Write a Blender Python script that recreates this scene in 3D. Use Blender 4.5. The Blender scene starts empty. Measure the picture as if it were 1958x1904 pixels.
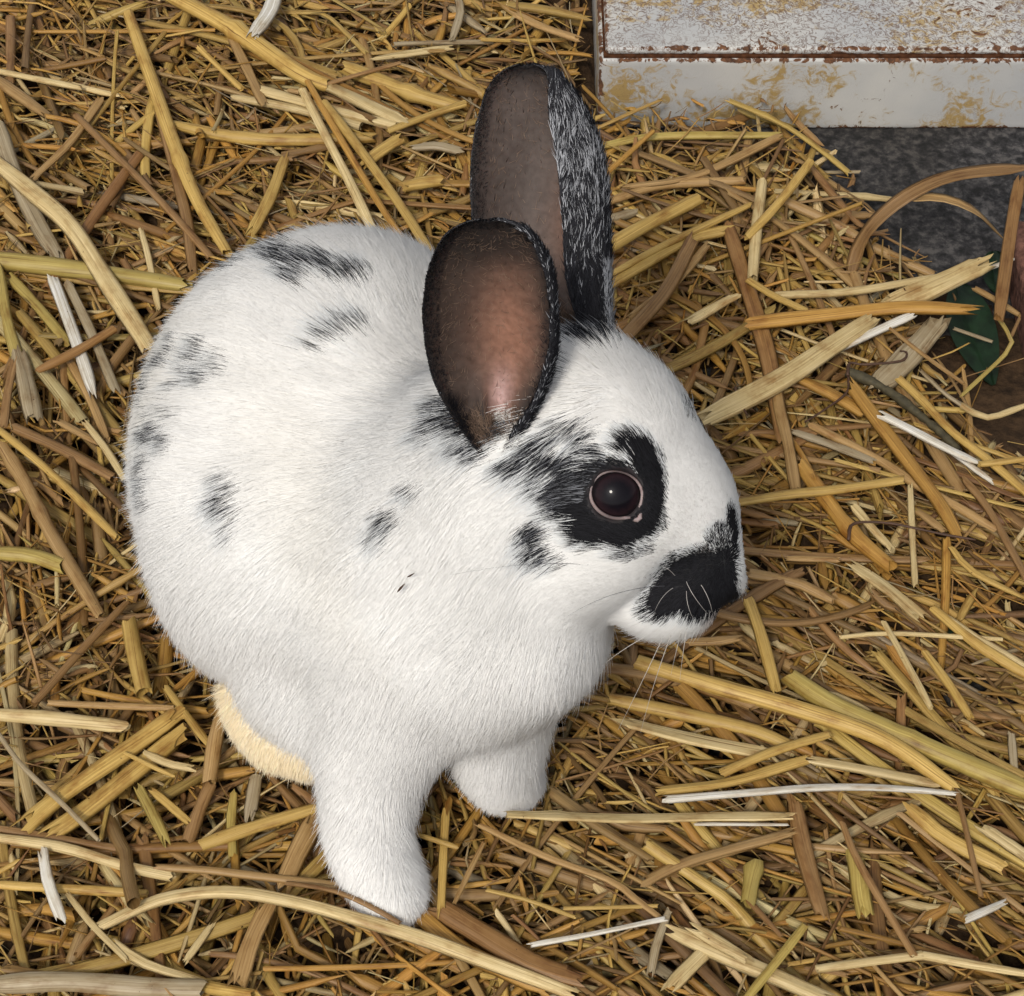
import bpy, math
import numpy as np
from mathutils import Matrix, Vector

rng = np.random.default_rng(7)
S = bpy.context.scene
COL = S.collection

# ------------------------------------------------------------------ camera
PITCH = math.radians(50)
F = 4078.0                 # focal length in units of a 1958 wide frame
D0 = 0.800                 # metres to the straw surface along the view axis
CAMP = np.array([0.0, -D0 * math.cos(PITCH), D0 * math.sin(PITCH)])
RIGHT = np.array([1.0, 0, 0])
UP = np.array([0, math.sin(PITCH), math.cos(PITCH)])
FWD = np.array([0, math.cos(PITCH), -math.sin(PITCH)])
cd = bpy.data.cameras.new('camera')
cam = bpy.data.objects.new('camera', cd)
COL.objects.link(cam)
cam.location = CAMP
cam.rotation_euler = (math.pi / 2 - PITCH, 0, 0)
cd.sensor_fit = 'HORIZONTAL'
cd.sensor_width = 36
cd.lens = 36 * F / 1958
cd.clip_start = 0.01
cd.clip_end = 50
S.camera = cam

# ------------------------------------------------------------------ light
SUN_EL, SUN_AZ = math.radians(50), math.radians(200)   # azimuth from +y towards +x
w = bpy.data.worlds.new('World')
S.world = w
w.use_nodes = True
nt = w.node_tree
sky = nt.nodes.new('ShaderNodeTexSky')
sky.sky_type = 'NISHITA'
sky.sun_disc = False
sky.sun_elevation = SUN_EL
sky.sun_rotation = SUN_AZ
sky.air_density = 1.0
sky.dust_density = 3.0
sky.ozone_density = 1.0
bg = nt.nodes['Background']
# thin even cloud takes most of the blue out of the sky
hsv = nt.nodes.new('ShaderNodeHueSaturation')
hsv.inputs['Saturation'].default_value = 0.22
nt.links.new(sky.outputs[0], hsv.inputs['Color'])
nt.links.new(hsv.outputs[0], bg.inputs[0])
bg.inputs[1].default_value = 0.12
sl = bpy.data.lights.new('sun', 'SUN')
sl.energy = 1.5
sl.angle = math.radians(10)
sl.color = (1.0, 0.93, 0.82)
so = bpy.data.objects.new('sun', sl)
COL.objects.link(so)
sd = Vector((math.sin(SUN_AZ) * math.cos(SUN_EL), math.cos(SUN_AZ) * math.cos(SUN_EL), math.sin(SUN_EL)))
so.rotation_euler = sd.to_track_quat('Z', 'Y').to_euler()
so.location = sd * 2
S.view_settings.view_transform = 'Standard'
S.view_settings.look = 'None'
S.view_settings.gamma = 1
S.view_settings.exposure = 0.30
S.view_settings.use_curve_mapping = False
S.cycles.max_bounces = 12
S.cycles.diffuse_bounces = 9
S.cycles.glossy_bounces = 3
S.cycles.transparent_max_bounces = 4


# ------------------------------------------------------------------ helpers
def ray(u, v):
    return FWD + RIGHT * ((u - 979) / F) + UP * ((952 - v) / F)


def P(u, v, z=0.0):
    """point of height z (mm) seen at (u, v); result in metres"""
    d = ray(u, v)
    t = (z / 1000 - CAMP[2]) / d[2]
    return CAMP + d * t


def scale_at(p):
    """frame units per metre at p"""
    return F / np.dot(p - CAMP, FWD)


def unit(v):
    v = np.asarray(v, float)
    return v / (np.linalg.norm(v, axis=-1, keepdims=True) + 1e-12)


def mesh_np(name, V, Q, mats, T=None, parent=None, base=None, smooth=True, uv=None, col=None):
    """V (n,3), Q (m,4) quads, T (k,3) triangles"""
    me = bpy.data.meshes.new(name)
    V = np.asarray(V, np.float32)
    Q = np.zeros((0, 4), np.int32) if Q is None else np.asarray(Q, np.int32)
    T = np.zeros((0, 3), np.int32) if T is None else np.asarray(T, np.int32)
    me.vertices.add(len(V))
    me.vertices.foreach_set('co', V.ravel())
    nl = Q.size + T.size
    me.loops.add(nl)
    me.loops.foreach_set('vertex_index', np.concatenate([Q.ravel(), T.ravel()]).astype(np.int32))
    me.polygons.add(len(Q) + len(T))
    st = np.concatenate([np.arange(len(Q)) * 4, Q.size + np.arange(len(T)) * 3]).astype(np.int32)
    me.polygons.foreach_set('loop_start', st)
    me.update(calc_edges=True)
    me.validate()
    if smooth:
        me.polygons.foreach_set('use_smooth', np.ones(len(me.polygons), bool))
    if uv is not None:
        a = me.attributes.new('suv', 'FLOAT_VECTOR', 'POINT')
        u3 = np.zeros((len(V), 3), np.float32)
        u3[:, :uv.shape[1]] = uv
        a.data.foreach_set('vector', u3.ravel())
    if col is not None:
        a = me.attributes.new('tint', 'FLOAT_COLOR', 'POINT')
        c4 = np.ones((len(V), 4), np.float32)
        c4[:, :3] = col
        a.data.foreach_set('color', c4.ravel())
    if not isinstance(mats, (list, tuple)):
        mats = [mats]
    for m in mats:
        me.materials.append(m)
    o = bpy.data.objects.new(name, me)
    COL.objects.link(o)
    if parent is not None:
        o.parent = parent
        o.matrix_parent_inverse = Matrix.Translation(-Vector(parent.location))
    return o


def tag(o, label=None, cat=None, group=None, kind=None):
    if label:
        o['label'] = label
    if cat:
        o['category'] = cat
    if group:
        o['group'] = group
    if kind:
        o['kind'] = kind
    return o


def new_mat(name):
    m = bpy.data.materials.new(name)
    m.use_nodes = True
    n = m.node_tree
    b = n.nodes['Principled BSDF']
    return m, n, b


def node(n, t, **kw):
    x = n.nodes.new(t)
    for k, v in kw.items():
        if k.startswith('i_'):
            x.inputs[k[2:].replace('_', ' ')].default_value = v
        else:
            setattr(x, k, v)
    return x


def ramp(n, src, stops):
    r = n.nodes.new('ShaderNodeValToRGB')
    el = r.color_ramp.elements
    while len(el) < len(stops):
        el.new(0.5)
    for e, (p, c) in zip(el, stops):
        e.position = p
        e.color = (*c, 1) if len(c) == 3 else c
    n.links.new(src, r.inputs[0])
    return r


def mixc(n, fac, a, b, mode='MIX'):
    x = n.nodes.new('ShaderNodeMix')
    x.data_type = 'RGBA'
    x.blend_type = mode
    for val, idx in ((fac, 0), (a, 6), (b, 7)):
        if isinstance(val, (int, float)):
            x.inputs[idx].default_value = val
        elif isinstance(val, tuple):
            x.inputs[idx].default_value = (*val, 1) if len(val) == 3 else val
        else:
            n.links.new(val, x.inputs[idx])
    return x.outputs[2]


# ------------------------------------------------------------------ materials
def straw_material():
    m, n, b = new_mat('straw')
    at = node(n, 'ShaderNodeAttribute', attribute_name='tint')
    uv = node(n, 'ShaderNodeAttribute', attribute_name='suv')   # x along (mm + offset), y across 0..1
    mp = node(n, 'ShaderNodeMapping')
    mp.inputs['Scale'].default_value = (0.022, 13, 1)
    n.links.new(uv.outputs['Vector'], mp.inputs[0])
    fib = node(n, 'ShaderNodeTexNoise', i_Scale=1.0, i_Detail=3.0, i_Roughness=0.6)
    n.links.new(mp.outputs[0], fib.inputs['Vector'])
    mp2 = node(n, 'ShaderNodeMapping')
    mp2.inputs['Scale'].default_value = (0.06, 0.9, 1)
    n.links.new(uv.outputs['Vector'], mp2.inputs[0])
    blo = node(n, 'ShaderNodeTexNoise', i_Scale=1.0, i_Detail=4.0, i_Roughness=0.65)
    n.links.new(mp2.outputs[0], blo.inputs['Vector'])
    mp3 = node(n, 'ShaderNodeMapping')
    mp3.inputs['Scale'].default_value = (0.55, 3.2, 1)
    n.links.new(uv.outputs['Vector'], mp3.inputs[0])
    sp = node(n, 'ShaderNodeTexNoise', i_Scale=1.0, i_Detail=2.0)
    n.links.new(mp3.outputs[0], sp.inputs['Vector'])
    rf = ramp(n, fib.outputs[0], [(0.30, (0.40, 0.33, 0.26)), (0.42, (0.88, 0.85, 0.80)), (0.56, (1.0, 1.0, 1.0)), (0.70, (1.35, 1.38, 1.45))])
    rb = ramp(n, blo.outputs[0], [(0.30, (0.60, 0.47, 0.35)), (0.48, (1, 1, 1)), (0.68, (1.12, 1.16, 1.28))])
    rs = ramp(n, sp.outputs[0], [(0.73, (1, 1, 1)), (0.77, (0.12, 0.07, 0.05))])
    c = mixc(n, 1.0, at.outputs['Color'], rf.outputs[0], 'MULTIPLY')
    c = mixc(n, 1.0, c, rb.outputs[0], 'MULTIPLY')
    c = mixc(n, 1.0, c, rs.outputs[0], 'MULTIPLY')
    n.links.new(c, b.inputs['Base Color'])
    b.inputs['Roughness'].default_value = 0.45
    b.inputs['Specular IOR Level'].default_value = 0.35
    bu = node(n, 'ShaderNodeBump', i_Strength=0.5, i_Distance=0.0004)
    n.links.new(fib.outputs[0], bu.inputs['Height'])
    n.links.new(bu.outputs[0], b.inputs['Normal'])
    return m


def simple_mat(name, colr, rough=0.6, var=0.25, scale=60, bump=0.2, spec=0.4, dist=0.0005):
    m, n, b = new_mat(name)
    tc = node(n, 'ShaderNodeTexCoord')
    nz = node(n, 'ShaderNodeTexNoise', i_Scale=float(scale), i_Detail=5.0)
    n.links.new(tc.outputs['Object'], nz.inputs['Vector'])
    d = tuple(x * (1 - var) for x in colr)
    l = tuple(x * (1 + var) for x in colr)
    r = ramp(n, nz.outputs[0], [(0.3, d), (0.7, l)])
    n.links.new(r.outputs[0], b.inputs['Base Color'])
    b.inputs['Roughness'].default_value = rough
    b.inputs['Specular IOR Level'].default_value = spec
    bu = node(n, 'ShaderNodeBump', i_Strength=bump, i_Distance=dist)
    n.links.new(nz.outputs[0], bu.inputs['Height'])
    n.links.new(bu.outputs[0], b.inputs['Normal'])
    return m


def concrete_material():
    m, n, b = new_mat('concrete')
    tc = node(n, 'ShaderNodeTexCoord')
    a = node(n, 'ShaderNodeTexNoise', i_Scale=230.0, i_Detail=6.0, i_Roughness=0.65, i_Distortion=0.25)
    c = node(n, 'ShaderNodeTexNoise', i_Scale=14.0, i_Detail=4.0)
    v = node(n, 'ShaderNodeTexVoronoi', i_Scale=230.0)
    for x in (a, c, v):
        n.links.new(tc.outputs['Object'], x.inputs['Vector'])
    r1 = ramp(n, a.outputs[0], [(0.38, (0.005, 0.005, 0.005)), (0.5, (0.026, 0.025, 0.026)), (0.64, (0.085, 0.080, 0.075))])
    r2 = ramp(n, c.outputs[0], [(0.3, (0.65, 0.6, 0.55)), (0.7, (1.15, 1.15, 1.2))])
    r3 = ramp(n, v.outputs['Distance'], [(0.05, (0.25, 0.25, 0.25)), (0.22, (1, 1, 1))])
    k = mixc(n, 1.0, r1.outputs[0], r2.outputs[0], 'MULTIPLY')
    k = mixc(n, 0.7, k, r3.outputs[0], 'MULTIPLY')
    n.links.new(k, b.inputs['Base Color'])
    b.inputs['Roughness'].default_value = 0.9
    bu = node(n, 'ShaderNodeBump', i_Strength=0.8, i_Distance=0.0012)
    n.links.new(a.outputs[0], bu.inputs['Height'])
    n.links.new(bu.outputs[0], b.inputs['Normal'])
    return m


def rusty_paint(name, crackle, rust_lo):
    """old white enamel with ochre stains and rust breaking through"""
    m, n, b = new_mat(name)
    tc = node(n, 'ShaderNodeTexCoord')
    big = node(n, 'ShaderNodeTexNoise', i_Scale=20.0, i_Detail=3.0, i_Roughness=0.55)
    mid = node(n, 'ShaderNodeTexNoise', i_Scale=150.0, i_Detail=6.0, i_Roughness=0.65, i_Distortion=1.4)
    fine = node(n, 'ShaderNodeTexNoise', i_Scale=250.0 if crackle else 380.0, i_Detail=3.0, i_Distortion=1.6)
    sc = node(n, 'ShaderNodeMapping')
    sc.inputs['Location'].default_value = (3.1, 1.7, 0.4)
    big2 = node(n, 'ShaderNodeTexNoise', i_Scale=26.0, i_Detail=3.0)
    n.links.new(tc.outputs['Object'], sc.inputs[0])
    n.links.new(sc.outputs[0], big2.inputs['Vector'])
    for x in (big, mid, fine):
        n.links.new(tc.outputs['Object'], x.inputs['Vector'])
    # thin wandering veins: |noise-0.5| small
    sub = node(n, 'ShaderNodeMath', operation='SUBTRACT')
    sub.inputs[1].default_value = 0.5
    n.links.new(fine.outputs[0], sub.inputs[0])
    ab = node(n, 'ShaderNodeMath', operation='ABSOLUTE')
    n.links.new(sub.outputs[0], ab.inputs[0])
    vein = ramp(n, ab.outputs[0], [(0.0, (1, 1, 1)), (0.028 if not crackle else 0.06, (0, 0, 0))])
    vm = ramp(n, big2.outputs[0], [(0.22 if crackle else 0.46, (0, 0, 0)), (0.45 if crackle else 0.6, (crackle or 0.5,) * 3)])
    veinf = node(n, 'ShaderNodeMath', operation='MULTIPLY')
    n.links.new(vein.outputs[0], veinf.inputs[0])
    n.links.new(vm.outputs[0], veinf.inputs[1])
    paint = ramp(n, big.outputs[0], [(0.3, (0.36, 0.365, 0.37)), (0.7, (0.50, 0.485, 0.45))])
    # ochre stain = big * mid
    mul = node(n, 'ShaderNodeMath', operation='MULTIPLY')
    n.links.new(big2.outputs[0], mul.inputs[0])
    n.links.new(mid.outputs[0], mul.inputs[1])
    och = ramp(n, mul.outputs[0], [(0.248, (0, 0, 0)), (0.325, (0.85, 0.85, 0.85))])
    c = mixc(n, och.outputs[0], paint.outputs[0], (0.34, 0.215, 0.045))
    c = mixc(n, veinf.outputs[0], c, (0.13, 0.075, 0.05))
    mul2 = node(n, 'ShaderNodeMath', operation='MULTIPLY')
    n.links.new(big.outputs[0], mul2.inputs[0])
    n.links.new(mid.outputs[0], mul2.inputs[1])
    rus = ramp(n, mul2.outputs[0], [(rust_lo, (0, 0, 0)), (rust_lo + 0.03, (1, 1, 1))])
    # rust creeps in from edges, stored as an attribute
    ed = node(n, 'ShaderNodeAttribute', attribute_name='edge')
    em = node(n, 'ShaderNodeMath', operation='MULTIPLY_ADD')
    n.links.new(ed.outputs['Fac'], em.inputs[0])
    em.inputs[1].default_value = 0.55
    n.links.new(mid.outputs[0], em.inputs[2])
    er = ramp(n, em.outputs[0], [(0.86, (0, 0, 0)), (0.91, (1, 1, 1))])
    mx = node(n, 'ShaderNodeMath', operation='MAXIMUM')
    n.links.new(rus.outputs[0], mx.inputs[0])
    n.links.new(er.outputs[0], mx.inputs[1])
    rc = ramp(n, fine.outputs[0], [(0.3, (0.035, 0.015, 0.008)), (0.65, (0.15, 0.062, 0.024))])
    c = mixc(n, mx.outputs[0], c, rc.outputs[0])
    n.links.new(c, b.inputs['Base Color'])
    rr = ramp(n, mx.outputs[0], [(0, (0.42,) * 3), (1, (0.9,) * 3)])
    n.links.new(rr.outputs[0], b.inputs['Roughness'])
    hs = node(n, 'ShaderNodeMath', operation='SUBTRACT')
    n.links.new(mid.outputs[0], hs.inputs[0])
    n.links.new(veinf.outputs[0], hs.inputs[1])
    bu = node(n, 'ShaderNodeBump', i_Strength=0.35, i_Distance=0.0006)
    n.links.new(hs.outputs[0], bu.inputs['Height'])
    n.links.new(bu.outputs[0], b.inputs['Normal'])
    return m


def fur_material():
    m, n, b = new_mat('fur')
    at = node(n, 'ShaderNodeAttribute', attribute_name='hcol')
    sn = node(n, 'ShaderNodeAttribute', attribute_name='snor')
    ge = node(n, 'ShaderNodeNewGeometry')
    mx = node(n, 'ShaderNodeMix', data_type='VECTOR')
    mx.inputs[0].default_value = 0.94
    n.links.new(ge.outputs['Normal'], mx.inputs[4])
    n.links.new(sn.outputs['Vector'], mx.inputs[5])
    nm = node(n, 'ShaderNodeVectorMath', operation='NORMALIZE')
    n.links.new(mx.outputs[1], nm.inputs[0])
    n.links.new(at.outputs['Color'], b.inputs['Base Color'])
    n.links.new(nm.outputs[0], b.inputs['Normal'])
    b.inputs['Roughness'].default_value = 0.8
    b.inputs['Specular IOR Level'].default_value = 0.08
    tr = node(n, 'ShaderNodeBsdfTranslucent')
    n.links.new(at.outputs['Color'], tr.inputs['Color'])
    n.links.new(nm.outputs[0], tr.inputs['Normal'])
    ms = node(n, 'ShaderNodeMixShader')
    ms.inputs[0].default_value = 0.05
    n.links.new(b.outputs[0], ms.inputs[1])
    n.links.new(tr.outputs[0], ms.inputs[2])
    n.links.new(ms.outputs[0], n.nodes['Material Output'].inputs['Surface'])
    return m


def skin_material():
    m, n, b = new_mat('skin')
    at = node(n, 'ShaderNodeAttribute', attribute_name='tint')
    tc = node(n, 'ShaderNodeTexCoord')
    nz = node(n, 'ShaderNodeTexNoise', i_Scale=500.0, i_Detail=4.0)
    n.links.new(tc.outputs['Object'], nz.inputs['Vector'])
    r = ramp(n, nz.outputs[0], [(0.3, (0.75, 0.72, 0.7)), (0.7, (1.12, 1.12, 1.12))])
    c = mixc(n, 1.0, at.outputs['Color'], r.outputs[0], 'MULTIPLY')
    n.links.new(c, b.inputs['Base Color'])
    b.inputs['Roughness'].default_value = 0.6
    b.inputs['Specular IOR Level'].default_value = 0.3
    b.inputs['Subsurface Weight'].default_value = 0.12
    b.inputs['Subsurface Radius'].default_value = (1.0, 0.35, 0.2)
    b.inputs['Subsurface Scale'].default_value = 0.002
    return m


M_STRAW = straw_material()
M_CONC = concrete_material()
M_BOX = rusty_paint('rusty_white_paint', 0.0, 0.405)
M_LID = rusty_paint('crackled_white_paint', 0.95, 0.36)
M_FUR = fur_material()
M_SKIN = skin_material()
M_TWIG = simple_mat('dark_twig', (0.055, 0.045, 0.022), 0.7, 0.4, 400, 0.5)
M_TENDRIL = simple_mat('brown_tendril', (0.06, 0.028, 0.014), 0.6, 0.3, 300)
M_BRICK = simple_mat('red_brick', (0.13, 0.062, 0.045), 0.95, 0.55, 260, 0.9, 0.2, 0.002)
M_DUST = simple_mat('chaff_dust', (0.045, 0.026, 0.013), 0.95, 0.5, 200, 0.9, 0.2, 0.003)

# ------------------------------------------------------------------ floor, box, brick
FLOOR = -20.0   # mm


def plane(name, x0, x1, y0, y1, z, mat):
    V = [(x0, y0, z), (x1, y0, z), (x1, y1, z), (x0, y1, z)]
    return mesh_np(name, V, [[0, 1, 2, 3]], mat, smooth=False)


tag(plane('floor', -4, 4, -3, 6, FLOOR / 1000, M_CONC), 'dark grey rough concrete floor', kind='structure')


def rounded_slab(name, x0, x1, y0, y1, z0, z1, r, mat, parent=None, edges=(1, 1, 1, 1), fall=0.006):
    """box with softly rounded edges; 'edge' attribute = closeness to its rims"""
    import bmesh
    bm = bmesh.new()
    bmesh.ops.create_cube(bm, size=1)
    for v in bm.verts:
        v.co.x = x0 if v.co.x < 0 else x1
        v.co.y = y0 if v.co.y < 0 else y1
        v.co.z = z0 if v.co.z < 0 else z1
    bmesh.ops.bevel(bm, geom=bm.edges[:] + bm.verts[:], offset=r, segments=3, affect='EDGES', profile=0.5)
    # cut for the edge attribute
    for ax, lo, hi in ((0, x0, x1), (1, y0, y1), (2, z0, z1)):
        step = (hi - lo) / max(2, min(60, int((hi - lo) / 0.003)))
        k = lo + step
        while k < min(hi, lo + 0.30) - 1e-6:
            co, no = [0, 0, 0], [0, 0, 0]
            co[ax], no[ax] = k, 1
            bmesh.ops.bisect_plane(bm, geom=bm.verts[:] + bm.edges[:] + bm.faces[:], plane_co=co, plane_no=no)
            k += step
    me = bpy.data.meshes.new(name)
    bm.to_mesh(me)
    bm.free()
    co = np.zeros(len(me.vertices) * 3, np.float32)
    me.vertices.foreach_get('co', co)
    co = co.reshape(-1, 3)
    d = []
    for ax, lo, hi in ((0, x0, x1), (1, y0, y1), (2, z0, z1)):
        d.append(np.minimum(co[:, ax] - lo, hi - co[:, ax]))
    d = np.sort(np.stack(d, 1), 1)
    e = np.exp(-np.clip(d[:, 1], 0, None) / fall)
    a = me.attributes.new('edge', 'FLOAT', 'POINT')
    a.data.foreach_set('value', e.astype(np.float32))
    me.materials.append(mat)
    o = bpy.data.objects.new(name, me)
    COL.objects.link(o)
    me.polygons.foreach_set('use_smooth', np.ones(len(me.polygons), bool))
    if parent is not None:
        o.parent = parent
        o.matrix_parent_inverse = Matrix.Translation(-Vector(parent.location))
    return o


bl = P(1141, 247, FLOOR)               # lower left front corner of the metal box
by = bl[1]


def z_on_y(u, v, y):
    d = ray(u, v)
    t = (y - CAMP[1]) / d[1]
    return (CAMP + d * t)


top = z_on_y(1150, 114, by)
BX0, BZ1 = bl[0] , top[2]
box = bpy.data.objects.new('metal_box', None)
box.location = (BX0 + 0.14, by + 0.08, FLOOR / 1000)
COL.objects.link(box)
tag(box, 'rusty white painted metal box standing at the upper right behind the rabbit', 'metal box')
BX1, BY1 = BX0 + 0.30, by + 0.17
rounded_slab('body', BX0, BX1, by, BY1, FLOOR / 1000, BZ1, 0.0016, M_BOX, box, fall=0.0035)
lidm = 0.0045
rounded_slab('lid', BX0 + lidm * 0.6, BX1 - lidm, by + 0.0022, BY1 - lidm, BZ1 + 0.0005, BZ1 + 0.0045, 0.0018, M_LID, box, fall=0.003)
# rust-stained groove between lid and body
V = []
gz0, gz1 = BZ1 - 0.0004, BZ1 + 0.0012
M_GROOVE = simple_mat('rust_groove', (0.06, 0.024, 0.011), 0.95, 0.6, 300, 0.8, 0.1)
rounded_slab('rust_seam', BX0 + 0.0018, BX1 - 0.003, by + 0.0012, BY1 - 0.003, gz0, gz1, 0.0004, M_GROOVE, box)

bq = P(1944, 735, FLOOR)
bq2 = P(1944, 430, FLOOR)
br = rounded_slab('brick', bq[0] + 0.004, bq[0] + 0.11, bq[1] + 0.004, bq[1] + 0.075, FLOOR / 1000, FLOOR / 1000 + 0.022, 0.003, M_BRICK)
tag(br, 'red brown brick just inside the right edge beside the green leaf', 'brick')

# ------------------------------------------------------------------ rabbit body (signed distance blobs)
# each: u, v, z(mm), ru, rv, rd (frame units), in-plane rotation deg, smooth k (mm)
BL = [
    (580, 802, 70, 292, 322, 285, -20, 0),     # rump and back
    (618, 985, 62, 322, 318, 295, 0, 25),      # flank
    (700, 768, 80, 245, 285, 245, 0, 25),      # upper back
    (848, 1138, 66, 278, 280, 268, 0, 25),     # shoulder, chest
    (512, 1120, 42, 160, 168, 185, 30, 18),    # near haunch
    (948, 1222, 70, 134, 134, 140, 0, 18),     # breast
    (1040, 1145, 90, 116, 160, 135, 0, 18),
    (930, 930, 112, 175, 200, 190, 0, 34),     # neck
    (1040, 880, 128, 170, 190, 170, 0, 26),
    (1106, 822, 140, 172, 176, 165, 0, 10),    # skull
    (1182, 855, 134, 158, 152, 150, 0, 8),     # forehead
    (1160, 960, 124, 160, 165, 150, 0, 8),     # cheek
    (1130, 1040, 112, 130, 130, 130, 0, 9),    # jowl
    (1270, 950, 122, 128, 125, 115, 0, 8),     # bridge
    (1300, 1010, 112, 108, 110, 95, 0, 8),     # muzzle
    (1345, 1060, 106, 68, 74, 70, 0, 5),       # nose block
    (1300, 1112, 103, 84, 72, 74, -20, 5),     # whisker pad
    (1372, 1095, 102, 44, 48, 50, 0, 4),
    (1384, 1104, 98, 36, 40, 40, 0, 2.5),      # far upper lip
    (1258, 1150, 97, 88, 62, 80, -12, 6),      # chin
    (1310, 1152, 95, 46, 36, 48, -20, 4),      # lower lip
]


def chain(pts, k):
    out = []
    for (a, b) in zip(pts[:-1], pts[1:]):
        for t in np.linspace(0, 1, 4)[:-1]:
            q = [a[i] * (1 - t) + b[i] * t for i in range(4)]
            out.append((q[0], q[1], q[2], q[3], q[3], q[3], 0, k))
    q = pts[-1]
    out.append((q[0], q[1], q[2], q[3], q[3], q[3], 0, k))
    return out


BL += chain([(765, 1300, 52, 138), (726, 1410, 38, 84), (704, 1520, 26, 58), (704, 1615, 15, 52), (732, 1678, 9, 45), (762, 1724, 6, 30)], 9)
BL += [(750, 1722, 5, 19, 28, 24, -8, 1.5), (784, 1736, 5, 17, 28, 24, -20, 1.2), (712, 1698, 5, 20, 28, 24, 0, 1.5)]
BL += chain([(948, 1310, 46, 96), (948, 1410, 28, 66), (952, 1462, 16, 52), (964, 1490, 9, 40), (984, 1502, 5, 26)], 8)
BL += [(950, 1522, 4, 22, 24, 24, 0, 3), (980, 1530, 3, 20, 24, 24, 0, 3), (998, 1502, 4, 16, 18, 20, 0, 3)]
# near hind foot, heel raised at the left, toes under the flank
BL += chain([(466, 1322, 20, 34), (484, 1378, 13, 40), (528, 1428, 9, 42), (600, 1458, 7, 36)], 3)
BL += chain([(640, 700, 20, 120), (700, 640, 10, 60)], 10)      # far haunch, hidden side
BL += [(604, 1322, 36, 92, 98, 96, 0, 16), (536, 1322, 30, 48, 60, 60, 35, 10)]
NB = len(BL)


def blob_params(b):
    c = P(b[0], b[1], b[2])
    s = scale_at(c)
    r = np.array([b[3], b[4], b[5]]) / s
    a = math.radians(b[6])
    ex = RIGHT * math.cos(a) + UP * math.sin(a)
    ey = -RIGHT * math.sin(a) + UP * math.cos(a)
    return c, r, np.stack([ex, ey, FWD]), b[7] / 1000


BP = [blob_params(b) for b in BL]


def sdf(p):
    """p (...,3) metres"""
    d = None
    for c, r, R, k in BP:
        q = (p - c) @ R.T
        if abs(r - r[0]).max() < 1e-9:
            e = np.sqrt((q * q).sum(-1)) - r[0]
        else:
            k0 = np.sqrt(((q / r) ** 2).sum(-1))
            k1 = np.sqrt(((q / (r * r)) ** 2).sum(-1)) + 1e-9
            e = k0 * (k0 - 1) / k1
        if d is None:
            d = e
        else:
            h = np.clip(0.5 + 0.5 * (d - e) / k, 0, 1)
            d = d * (1 - h) + e * h - k * h * (1 - h)
    return d


def surf(u, v):
    """first point of the body seen at (u, v)"""
    d = unit(ray(u, v))
    t = 0.35
    for _ in range(160):
        s = float(sdf((CAMP + d * t)[None])[0])
        if s < 0.00005:
            break
        t += s * 0.8
        if t > 1.2:
            return None
    return CAMP + d * t


def grad(p, h=0.0008):
    g = []
    for i in range(3):
        e = np.zeros(3)
        e[i] = h
        g.append(sdf(p + e) - sdf(p - e))
    return unit(np.stack(g, -1))


# eye socket
EYE_S = surf(1178, 945)
EYE_N = unit(grad(EYE_S[None])[0] * 0.75 - FWD * 0.35)
EYE_R = 0.0088
EYE_C = EYE_S - EYE_N * 0.0052


# the other eye, mirrored through the middle plane of the head
_hc = P(1150, 850, 132)
_nd = unit(surf(1385, 1075) - _hc)
LAT = unit(np.cross(_nd, np.array([0, 0, 1.0])))


def mirror(p):
    return p - 2 * ((p - _hc) @ LAT)[..., None] * LAT


E2_N = EYE_N - 2 * (EYE_N @ LAT) * LAT
E2_S = mirror(EYE_S[None])[0] + FWD * .010 - UP * .003
for _ in range(12):
    E2_S = E2_S - float(sdf(E2_S[None])[0]) * grad(E2_S[None])[0] * .9
E2_N = unit(.5 * E2_N + .5 * grad(E2_S[None])[0])
E2_C = E2_S - E2_N * 0.0066


def sdf_full(p):
    d = sdf(p)
    q = p - (E2_C + E2_N * 0.0105)
    hole = np.sqrt((q ** 2).sum(-1)) - 0.0088
    k = 0.0012
    h = np.clip(0.5 - 0.5 * (d + hole) / k, 0, 1)
    d = d * (1 - h) - hole * h + k * h * (1 - h)
    e = np.sqrt(((p - EYE_C) ** 2).sum(-1))
    # brow and lid bulge, then the socket
    bulge = e - (EYE_R + 0.0016)
    k = 0.005
    h = np.clip(0.5 + 0.5 * (d - bulge) / k, 0, 1)
    d = d * (1 - h) + bulge * h - k * h * (1 - h)
    q = p - (EYE_C + EYE_N * 0.0105)
    hole = np.sqrt((q ** 2).sum(-1)) - 0.0088
    k = 0.0012
    h = np.clip(0.5 - 0.5 * (d + hole) / k, 0, 1)
    return d * (1 - h) - hole * h + k * h * (1 - h)


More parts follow.
